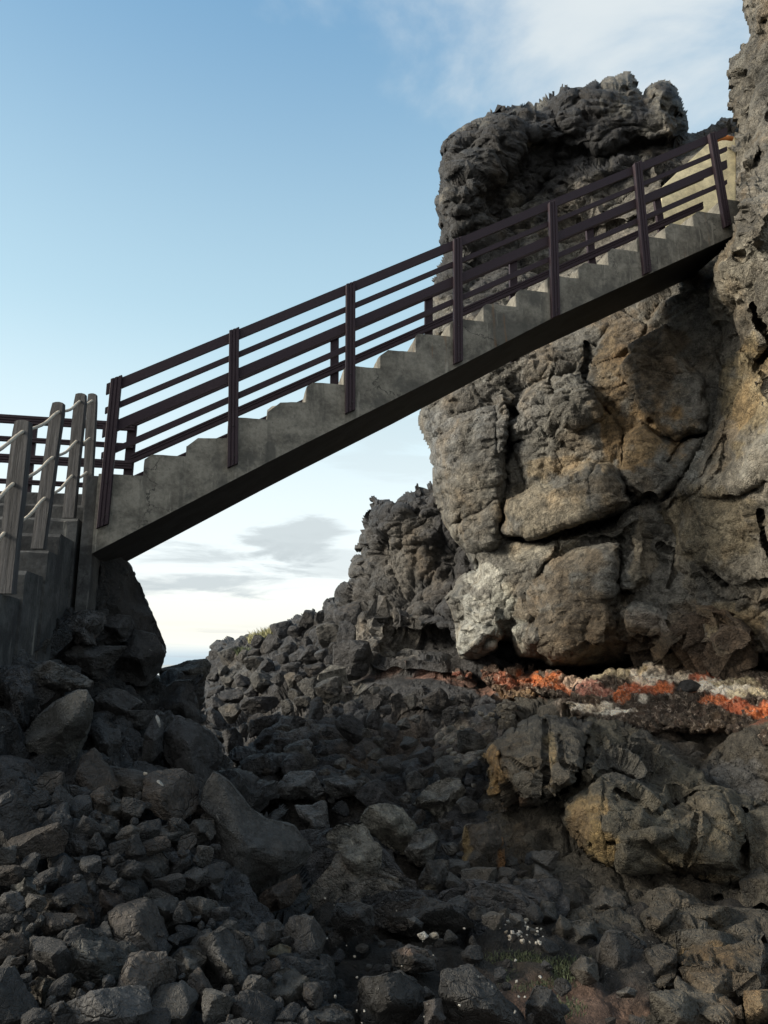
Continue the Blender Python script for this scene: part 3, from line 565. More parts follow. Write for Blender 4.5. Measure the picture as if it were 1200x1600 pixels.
# slope of fallen lava under the lower steps
SL = [(-120, 1620, 2.7), (0, 1600, 2.8), (250, 1600, 3.05), (500, 1600, 3.3), (0, 1400, 3.4), (250, 1400, 3.8), (480, 1400, 4.6), (0, 1200, 4.2), (150, 1200, 4.7), (280, 1200, 5.4), (400, 1220, 6.0),
      (0, 1060, 4.9), (100, 1020, 5.7), (130, 920, 6.5), (190, 900, 7.1), (220, 1040, 7.4), (300, 1090, 8.2), (330, 1150, 7.4), (-120, 1000, 4.7)]
D_left = Depth(SL)
left_out = [(-140, 1010), (0, 1000), (60, 985), (110, 930), (148, 862), (180, 866), (205, 892), (222, 940), (240, 990), (246, 1045), (262, 1048), (318, 1052), (322, 1100), (345, 1180), (420, 1210), (470, 1300), (490, 1400), (480, 1500), (520, 1560), (560, 1660), (-140, 1660)]
left = relief('rubble_slope', left_out, D_left, M_lava, (.022, .023, .025), step=2.4, w=22, roll=.7, thick=2.2, seed=43, jag=(4, 5),
    layers=[('f', (.5, .5, .4), .16), ('f', (.22, .22, .18), .075), ('f', (.1, .1, .08), .03), ('n', (.05, .05, .05), .014)],
    blobs=[(70, 1030, 60, 40, (.055, .055, .055), .8), (30, 1090, 60, 50, (.045, .045, .047), .7)])
tag(left, kind='structure')
# ------------------------------------------------------------------ stairs
def bm_obj(name, bm, mat, parent=None, smooth=False):
    me = bpy.data.meshes.new(name); bmesh.ops.recalc_face_normals(bm, faces=bm.faces); bm.to_mesh(me); bm.free()
    me.materials.append(mat)
    if smooth: me.polygons.foreach_set('use_smooth', [True]*len(me.polygons))
    o = bpy.data.objects.new(name, me); COL.objects.link(o)
    if parent: o.parent = parent; o.matrix_parent_inverse = Matrix.Translation((-Vector(parent.location)))
    return o
AZ1 = 1.3741; D1 = np.array([math.sin(AZ1), math.cos(AZ1), 0]); W1 = np.array([-math.cos(AZ1), math.sin(AZ1), 0]); UZ = np.array([0, 0, 1.0])
P0 = CAM + S*np.array([-2.1779, 5.558, 1.4331]); T1 = .3117*S; RS = .175*S; WID = 1.13
def pt(s, w, z): return P0 + D1*s + W1*w + UZ*z
def onplane(px, py, w=0.0):                    # (s, z) of a photograph point lying on the stair's side plane
    r = ray(np.array(px, float), np.array(py, float)); o = P0 + W1*w
    k = ((o-CAM)@W1)/(r@W1); p = CAM + r*k
    return float((p-P0)@D1), float(p[2]-P0[2])
lowpts = [onplane(178, 847), onplane(440, 711), onplane(650, 607), onplane(863, 497), onplane(1113, 383)]
_s = [p[0] for p in lowpts]; _z = [p[1] for p in lowpts]
def low_z(s):
    if s > _s[-1]: return _z[-1] + (s-_s[-1])*(_z[-1]-_z[-2])/(_s[-1]-_s[-2])
    if s < _s[0]: return _z[0] + (s-_s[0])*(_z[1]-_z[0])/(_s[1]-_s[0])
    return float(np.interp(s, _s, _z))
rng = np.random.RandomState(5)
def extrude_profile(name, profs, ws, mat, parent, mk):
    bm = bmesh.new(); rows = []
    for w, pr in zip(ws, profs): rows.append([bm.verts.new(mk(a, w, b)) for a, b in pr])
    n = len(rows[0])
    for i in range(len(rows)-1):
        for k in range(n): bm.faces.new((rows[i][k], rows[i][(k+1) % n], rows[i+1][(k+1) % n], rows[i+1][k]))
    bm.faces.new(rows[0]); bm.faces.new(rows[-1][::-1])
    return bm_obj(name, bm, mat, parent)
stair = thing('concrete_staircase', 'straight concrete flight bridging the gap, worn stepped side edge and dark soffit', 'staircase', (0, 0, 0))
SMIN = -.02
chip = {1: .03, 2: .085, 3: .03, 4: .065, 5: .02, 7: .025, 9: .02, 11: .03, 13: .06, 14: .02, 16: .035, 17: .03}
for n in range(0, 19):
    s0 = SMIN if n == 0 else n*T1; s1 = (n+1)*T1; z = n*RS
    ws = list(np.linspace(0, WID, 15)); profs = []
    for w in ws:
        e = .012 + .010*rng.rand() + chip.get(n, .008)*(1.0 if w < .12 else .35)*(.5+rng.rand())
        if n == 0: e = .004
        j = lambda a=.003: (rng.rand()-.5)*2*a
        top = [(s0+e*1.6, z+j()), (s0+e*3.2+.03, z+j()), (s0+(s1-s0)*.62, z+j(.004)), (s1, z)] if n not in (2, 4, 13) or w > .3 else [(s0+e*1.2, z-e*.25), (s0+e*1.9, z-e*.15+j(.008)), (s0+.6*(s1-s0), z-.012+j(.008)), (s1, z-.004)]
        base_z = (n-1)*RS if n else low_z(s0)
        pr = [(s0, low_z(s0)), (s0, max(low_z(s0)+.02, base_z+.0)), (s0-.0, z-.10+j()), (s0+.003, z-e*1.3)] + top + [(s1, low_z(s1))]
        profs.append(pr)
    st_ = extrude_profile('step', profs, ws, M_conc, stair, lambda a, w, b: pt(a, w, b).tolist())
    st_.data.materials.append(M_soff)                    # underside faces get the colour with shade painted in
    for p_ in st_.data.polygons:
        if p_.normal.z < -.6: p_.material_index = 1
# dark mortar lip left along the lower edge of the flight
def box(bm, c, ax, ay, az):                     # box from centre and three half-axis vectors
    c, ax, ay, az = map(np.asarray, (c, ax, ay, az)); v = {}
    for i in (-1, 1):
        for j in (-1, 1):
            for k in (-1, 1): v[i, j, k] = bm.verts.new((c+ax*i+ay*j+az*k).tolist())
    for f in (((-1,-1,-1),(-1,-1,1),(-1,1,1),(-1,1,-1)), ((1,-1,-1),(1,1,-1),(1,1,1),(1,-1,1)), ((-1,-1,-1),(1,-1,-1),(1,-1,1),(-1,-1,1)), ((-1,1,-1),(-1,1,1),(1,1,1),(1,1,-1)), ((-1,-1,-1),(-1,1,-1),(1,1,-1),(1,-1,-1)), ((-1,-1,1),(1,-1,1),(1,1,1),(-1,1,1))):
        bm.faces.new([v[q] for q in f])
def bevel(bm, w, seg=2): bmesh.ops.bevel(bm, geom=bm.edges[:], offset=w, segments=seg, affect='EDGES', profile=.7, clamp_overlap=True)
def groove_board(name, a, b, face, side, hw, th, mat, parent, grooves=(), cut=0.0, bw=.004):
    """board from a to b: hw half width along `side`, th thickness along `face`, V-grooves on its outer face; cut slopes the ends"""
    a, b, face, side = map(np.asarray, (a, b, face, side)); ax = (b-a)/np.linalg.norm(b-a)
    xs = [(-hw, 0), (-hw, th*.9), (-hw+bw, th)]
    for g in grooves: xs += [(g*hw-.006, th), (g*hw-.002, th-.008), (g*hw+.002, th-.008), (g*hw+.006, th)]
    xs += [(hw-bw, th), (hw, th*.9), (hw, 0)]
    bm = bmesh.new(); rows = []
    for q in (a, b): rows.append([bm.verts.new((q+side*x+face*y+ax*cut*x).tolist()) for x, y in xs])
    n = len(xs)
    for k in range(n): bm.faces.new((rows[0][k], rows[0][(k+1) % n], rows[1][(k+1) % n], rows[1][k]))
    bm.faces.new(rows[0]); bm.faces.new(rows[1][::-1])
    return bm_obj(name, bm, mat, parent)
posts = [((183, 592), (161, 823)), ((366, 517), (363.5, 729)), ((547, 445), (546.5, 645)), ((713.7, 375), (714.7, 568)), ((861.5, 318), (866.5, 497)), ((993.5, 257), (1009, 429)), ((1109.5, 211), (1134, 356))]
rails = [((166, 608), (1136, 205), .044), ((164, 641.5), (1136, 232), .024), ((160, 674.5), (1136, 256), .046), ((158, 712), (1136, 284), .024)]
def bolts(parent, pts, face):
    for q in pts:
        bm = bmesh.new(); bmesh.ops.create_cone(bm, cap_ends=True, segments=8, radius1=.008, radius2=.006, depth=.012)
        rot = Vector((0, 0, 1)).rotation_difference(Vector(face.tolist())).to_matrix().to_4x4(); bmesh.ops.transform(bm, matrix=Matrix.Translation(q.tolist()) @ rot, verts=bm.verts)
        bm_obj('bolt', bm, M_steel, parent)
def railing(label, group, woff, near):
    t = thing('stair_railing', label, 'railing', (0, 0, 0), None)
    fc = -W1 if near else W1
    for i, (tp, bt) in enumerate(posts):
        a = onplane(*bt); b = onplane(*tp)
        A = pt(a[0], woff, a[1]); B = pt(b[0], woff, b[1])
        p = groove_board('post', A, B, fc, D1, .047, .048, M_rail, t, (-.36, .3), cut=.5)
        if near: bolts(p, [A+(B-A)*.04+fc*.05, A+(B-A)*.07+D1*.018+fc*.05, A+(B-A)*.28+fc*.05], fc)
    for (l, r_, hw) in rails:
        a = onplane(*l); b = onplane(*r_)
        A = pt(a[0], woff, a[1]); B = pt(b[0], woff, b[1])
        if not near: B = B+(B-A)*.07; A = pt(a[0]+.10, woff, a[1]+.10*(b[1]-a[1])/(b[0]-a[0]))
        sd_ = np.cross(W1, (B-A)/np.linalg.norm(B-A))
        cuts = 6
        groove_board('rail', A, B, -fc, sd_, hw, .032, M_rail, t, (-.45, .1) if hw > .03 else (0,), cut=-.56)
    return t
railing('plum brown slatted railing bolted to the outer face of the flight, nearer of two', None, -.0035, True)
railing('plum brown slatted railing on the far edge of the flight, seen between the nearer rails', None, WID+.0035, False)
# railing across the back of the landing
lr = thing('landing_railing', 'level dark slatted railing along the back of the landing behind the rope posts', 'railing')
for y, hw in ((661, .044), (691.7, .026), (721.7, .044), (757, .024)):
    s_, z_ = onplane(100, y, WID)
    groove_board('rail', pt(-4.2, WID, z_), pt(.10, WID, z_), -W1, UZ, hw, .035, M_rail, lr, (-.4, .2) if hw > .03 else (0,))
for x in (50, -110):
    s_, z_ = onplane(x, 662, WID)
    groove_board('post', pt(s_, WID, z_-1.0), pt(s_, WID, z_+.05), W1, D1, .05, .05, M_rail, lr, (-.3, .3))
# lower flight
AZ2 = -.1408; D2 = np.array([math.sin(AZ2), math.cos(AZ2), 0]); W2 = np.array([-math.cos(AZ2), math.sin(AZ2), 0])
Q0 = CAM + S*np.array([-2.3779, 5.9147, 1.2571]); T2 = .3506*S
def pt2(s, w, z): return Q0 + D2*s + W2*w + UZ*z
lf = thing('lower_staircase', 'stepped concrete flight climbing away at the left edge, tall ribbed side wall', 'staircase')
for k in range(0, 9):
    s0 = -k*T2; s1 = s0+T2; z = -k*RS; off = .02*((k*7) % 3-1)
    ws = list(np.linspace(off, 1.7, 13)); profs = []
    for w in ws:
        e = .014+.02*rng.rand()**2; j = lambda a=.004: (rng.rand()-.5)*2*a
        profs.append([(s0, z-2.4), (s0, z-1.2), (s0+j(), z-RS), (s0+j(), z-.1), (s0, z-e*1.2), (s0+e, z+j()), (s0+.5*T2, z+j()), (s1-.002, z), (s1-.002, z-1.2), (s1-.002, z-2.4)])
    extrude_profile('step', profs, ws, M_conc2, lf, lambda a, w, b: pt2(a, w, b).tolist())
ld = thing('landing', 'concrete landing block between the lower steps and the bridging flight', 'landing')
bm = bmesh.new(); zt = P0[2]-.004
def prism(bm, pts, z0, z1):
    a = [bm.verts.new((x, y, z0)) for x, y in pts]; b = [bm.verts.new((x, y, z1)) for x, y in pts]
    bm.faces.new(a[::-1]); bm.faces.new(b); n = len(pts)
    for i in range(n): bm.faces.new((a[i], a[(i+1) % n], b[(i+1) % n], b[i]))
c1 = pt2(T2+.001, -.03, 0); c2 = pt2(T2+.001, 2.2, 0); c3 = c2+D2*.95; c4 = c1+D2*.95
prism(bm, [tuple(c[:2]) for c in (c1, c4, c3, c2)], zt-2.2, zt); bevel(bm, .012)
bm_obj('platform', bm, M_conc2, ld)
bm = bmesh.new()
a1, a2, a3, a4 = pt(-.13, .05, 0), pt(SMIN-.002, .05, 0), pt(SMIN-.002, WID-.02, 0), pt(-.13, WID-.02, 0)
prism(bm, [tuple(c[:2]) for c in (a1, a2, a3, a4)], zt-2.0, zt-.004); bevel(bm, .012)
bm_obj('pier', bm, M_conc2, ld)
# rope fence
rf = thing('rope_fence', 'weathered timber posts threaded with three ropes beside the lower steps', 'fence')
def tube(name, pts, r, mat, parent, seg=8):
    bm = bmesh.new(); rows = []; pts = [np.asarray(p) for p in pts]
    for i, p in enumerate(pts):
        d = pts[min(i+1, len(pts)-1)]-pts[max(i-1, 0)]; d = d/np.linalg.norm(d); u = np.cross(d, UZ); u /= np.linalg.norm(u); v = np.cross(u, d)
        rows.append([bm.verts.new((p+(u*math.cos(a)+v*math.sin(a))*r*(1+.12*((i+q) % 2))).tolist()) for q, a in enumerate(np.linspace(0, 2*math.pi, seg, endpoint=False))])
    for i in range(len(rows)-1):
        for k in range(seg): bm.faces.new((rows[i][k], rows[i][(k+1) % seg], rows[i+1][(k+1) % seg], rows[i+1][k]))
    bm.faces.new(rows[0][::-1]); bm.faces.new(rows[-1])
    return bm_obj(name, bm, mat, parent, True)
rposts = [((-45, 700), (-95, 1010), 4.1, .055), ((37, 660), (8, 928), 4.9, .055), ((92, 631), (60, 858), 5.72, .048), ((127, 617), (108, 810), 6.48, .048), ((145, 617), (136, 793), 6.86, .042)]
for (tp, bt, Y, hw) in rposts:
    A = at(np.array(bt[0]), np.array(bt[1]), np.array(Y)); B = at(np.array(tp[0]), np.array(tp[1]), np.array(Y))
    bm = bmesh.new(); n = 14; ax = (B-A); sx = np.array([1, 0, 0.]); sy = np.array([0, 1., 0]); rows = []
    sh = [(-1, -1), (-.4, -1.04), (.3, -1), (1, -1), (1, -.2), (1, .6), (1, 1), (0, 1), (-1, 1), (-1, 0)]
    for i in range(n+1):
        f = i/n; rr_ = 1.0 + .03*math.sin(f*9+Y*3)
        if i == n: rr_ = .86
        rows.append([bm.verts.new((A+ax*(f if i < n else 1.0)+sx*x*hw*(rr_+rng.rand()*.02)+sy*y*hw*.62*(rr_+rng.rand()*.02)+UZ*(0 if i < n else .012*(1-abs(x)))).tolist()) for x, y in sh])
    for i in range(n):
        for k in range(len(sh)): bm.faces.new((rows[i][k], rows[i][(k+1) % len(sh)], rows[i+1][(k+1) % len(sh)], rows[i+1][k]))
    bm.faces.new(rows[0][::-1]); bm.faces.new(rows[-1])
    bm_obj('post', bm, M_wood, rf)
ropes = [[(-75, 740), (35, 674.5), (91, 643.6), (124.6, 627), (144, 626)], [(-80, 835), (20, 756), (81.6, 714.8), (119.5, 689.5), (140, 685)], [(-85, 930), (5.6, 833.5), (69, 778.6), (112.5, 743.5), (136, 738)]]
for rp in ropes:
    key = [at(np.array(x), np.array(y), np.array(rposts[i][2]-.035)) for i, (x, y) in enumerate(rp)]
    pts_ = []
    for i in range(len(key)-1):
        for k in range(12):
            f = k/12; p = key[i]*(1-f)+key[i+1]*f; pts_.append(p-UZ*.03*4*f*(1-f)+np.array([.003*math.sin(k*.9+i), 0, .003*math.sin(k*.7)]))
    pts_.append(key[-1]); tube('rope', pts_, .0115, M_rope, rf)
# things at the head of the stair
def slab(name, poly, Y, th, mat):
    bm = bmesh.new(); f = [at(np.array(x), np.array(y), np.array(Y)) for x, y in poly]; a = [bm.verts.new(p.tolist()) for p in f]; b = [bm.verts.new((p+np.array([.05, th, 0])).tolist()) for p in f]
    bm.faces.new(a); bm.faces.new(b[::-1]); n = len(a)
    for i in range(n): bm.faces.new((a[i], b[i], b[(i+1) % n], a[(i+1) % n]))
    bevel(bm, .01); return bm_obj(name, bm, mat)
o = slab('parapet_wall', [(1034, 292), (1104, 226), (1122, 214), (1150, 214), (1150, 372), (1032, 372)], 9.0, .25, M_plas); tag(o, 'cream rendered parapet with a sloping top behind the upper end of the railing', 'wall')
o = tube('handrail', [at(np.array(x), np.array(y), np.array(8.6)) for x, y in ((1108, 222), (1118, 219), (1127, 216), (1134, 215), (1145, 217))], .028, M_orange, None, 12); tag(o, 'short orange wooden handrail end at the top of the flight against the rock', 'handrail')
# ------------------------------------------------------------------ loose rocks
_ico = {}
def ico(sub):
    if sub not in _ico:
        bm = bmesh.new(); bmesh.ops.create_icosphere(bm, subdivisions=sub, radius=1)
        _ico[sub] = (np.array([v.co[:] for v in bm.verts]), np.array([[v.index for v in f.verts] for f in bm.faces])); bm.free()
    d, f = _ico[sub]; return d.copy(), f
def cutrock(dirs, seed, n=13, soft=30.0):
    """radius of a block cut by random planes, its edges slightly worn"""
    r_ = np.random.RandomState(seed); nn = r_.normal(size=(n, 3)); nn /= np.linalg.norm(nn, axis=1, keepdims=True)
    dd = r_.uniform(.5, .95, n); q = dirs@nn.T; t = np.where(q > .08, dd/np.maximum(q, .08), 9.0); t = np.minimum(t, 9)
    return np.clip((np.exp(-soft*t).sum(1))**(-1/soft) if False else -np.log(np.exp(-soft*t).sum(1))/soft, .45, 1.25)
def lump(name, poly, Y, T, mat, base, label, cat='rock', group=None, sub=5, seed=0, amp=1.0, blobs=(), flat=.75, kind=None, back=True):
    """a boulder whose outline is `poly` in the photograph, at distance Y and T metres thick"""
    poly = np.asarray(poly, float); a = 0; cx = cy = 0; n = len(poly)
    for i in range(n):
        x1, y1 = poly[i]; x2, y2 = poly[(i+1) % n]; k = x1*y2-x2*y1; a += k; cx += (x1+x2)*k; cy += (y1+y2)*k
    cx /= 3*a; cy /= 3*a
    th = np.linspace(-math.pi, math.pi, 181); Rr = np.zeros(181)
    for j, t in enumerate(th):
        dx_, dy_ = math.cos(t), math.sin(t); best = 0
        for i in range(n):
            x1, y1 = poly[i][0]-cx, poly[i][1]-cy; x2, y2 = poly[(i+1) % n][0]-cx, poly[(i+1) % n][1]-cy
            ex, ey = x2-x1, y2-y1; den = dx_*ey-dy_*ex
            if abs(den) < 1e-9: continue
            u = (x1*ey-y1*ex)/den; v = (x1*dy_-y1*dx_)/den
            if u > 0 and -1e-6 <= v <= 1+1e-6: best = max(best, u)
        Rr[j] = best
    D, Fc = ico(sub)
    cr_ = cutrock(D, seed+5, 16)
    rho = np.hypot(D[:, 0], D[:, 1]); thd = np.arctan2(D[:, 1], D[:, 0])
    Rb = np.interp(thd, th, Rr)
    rp = np.sin(np.clip(rho, 0, 1)*math.pi/2)**.95
    fr_ = np.sign(D[:, 2])*np.abs(D[:, 2])**flat
    r_ = np.random.RandomState(seed+77); uu = np.stack([rp*np.cos(thd), rp*np.sin(thd)], 1); pl = [np.abs(fr_)*1.02]
    for a0 in np.linspace(0, 6.28, 7, endpoint=False):
        a1 = a0+r_.uniform(-.4, .4); g_ = r_.uniform(.25, .95); pl.append(r_.uniform(.50, .86) - g_*(uu[:, 0]*math.cos(a1)+uu[:, 1]*math.sin(a1)))
    pl = np.array(pl); kk = 26.0; fc_ = -np.log(np.exp(-kk*np.maximum(pl, -1)).sum(0))/kk
    fc_ = np.minimum(fc_, np.abs(fr_)); fr_ = np.where(fr_ > 0, np.maximum(fc_, .02*0), fr_)
    px = cx+Rb*rp*np.cos(thd); py = cy+Rb*rp*np.sin(thd)
    cut = 1.3
    Y0 = Y+T*.5
    V = at(px, py, Y0 - T*fr_*cut*.75)
    ctr = at(np.array(cx), np.array(cy), np.array(Y0))
    nn = V-ctr; sz = np.linalg.norm(nn, axis=1).mean(); nn /= np.linalg.norm(nn, axis=1, keepdims=True)
    am = amp**.6
    disp = sz*(amp*.11*(facet(V/(sz*.75), seed)-.35) + am*.040*(facet(V/(sz*.3), seed+1)-.35) + am*.035*fbm(V/(sz*.4), 4, seed+2) + am*.022*(facet(V/(sz*.11), seed+4)-.35) + .012*fbm(V/(sz*.07), 3, seed+3))
    V = V+nn*disp[:, None]
    vc = np.tile(np.asarray(base, float), (len(V), 1)); cn = fbm(V/(sz*.4), 4, seed+9)
    for (x, y, rx, ry, colr, st) in blobs:
        q = ((px-x)/rx)**2+((py-y)/ry)**2; q = (sm(1-q+cn*.6, -.1, .55)*st)*(fr_ > -.2)
        vc = vc*(1-q[:, None])+np.asarray(colr)*q[:, None]
    o = mesh_np(name, V-ctr, Fc, mat, None, False, vcol=vc); o.location = ctr.tolist()
    return tag(o, label, cat, group, kind)
dk = (.050, .051, .053); md = (.072, .072, .070)
z6 = lambda *p: Z(2.308, 0, 1000, *p)
z7 = lambda *p: Z(2.667, 400, 1150, *p)
zq = lambda *p: Z(3.529, 0, 940, *p)
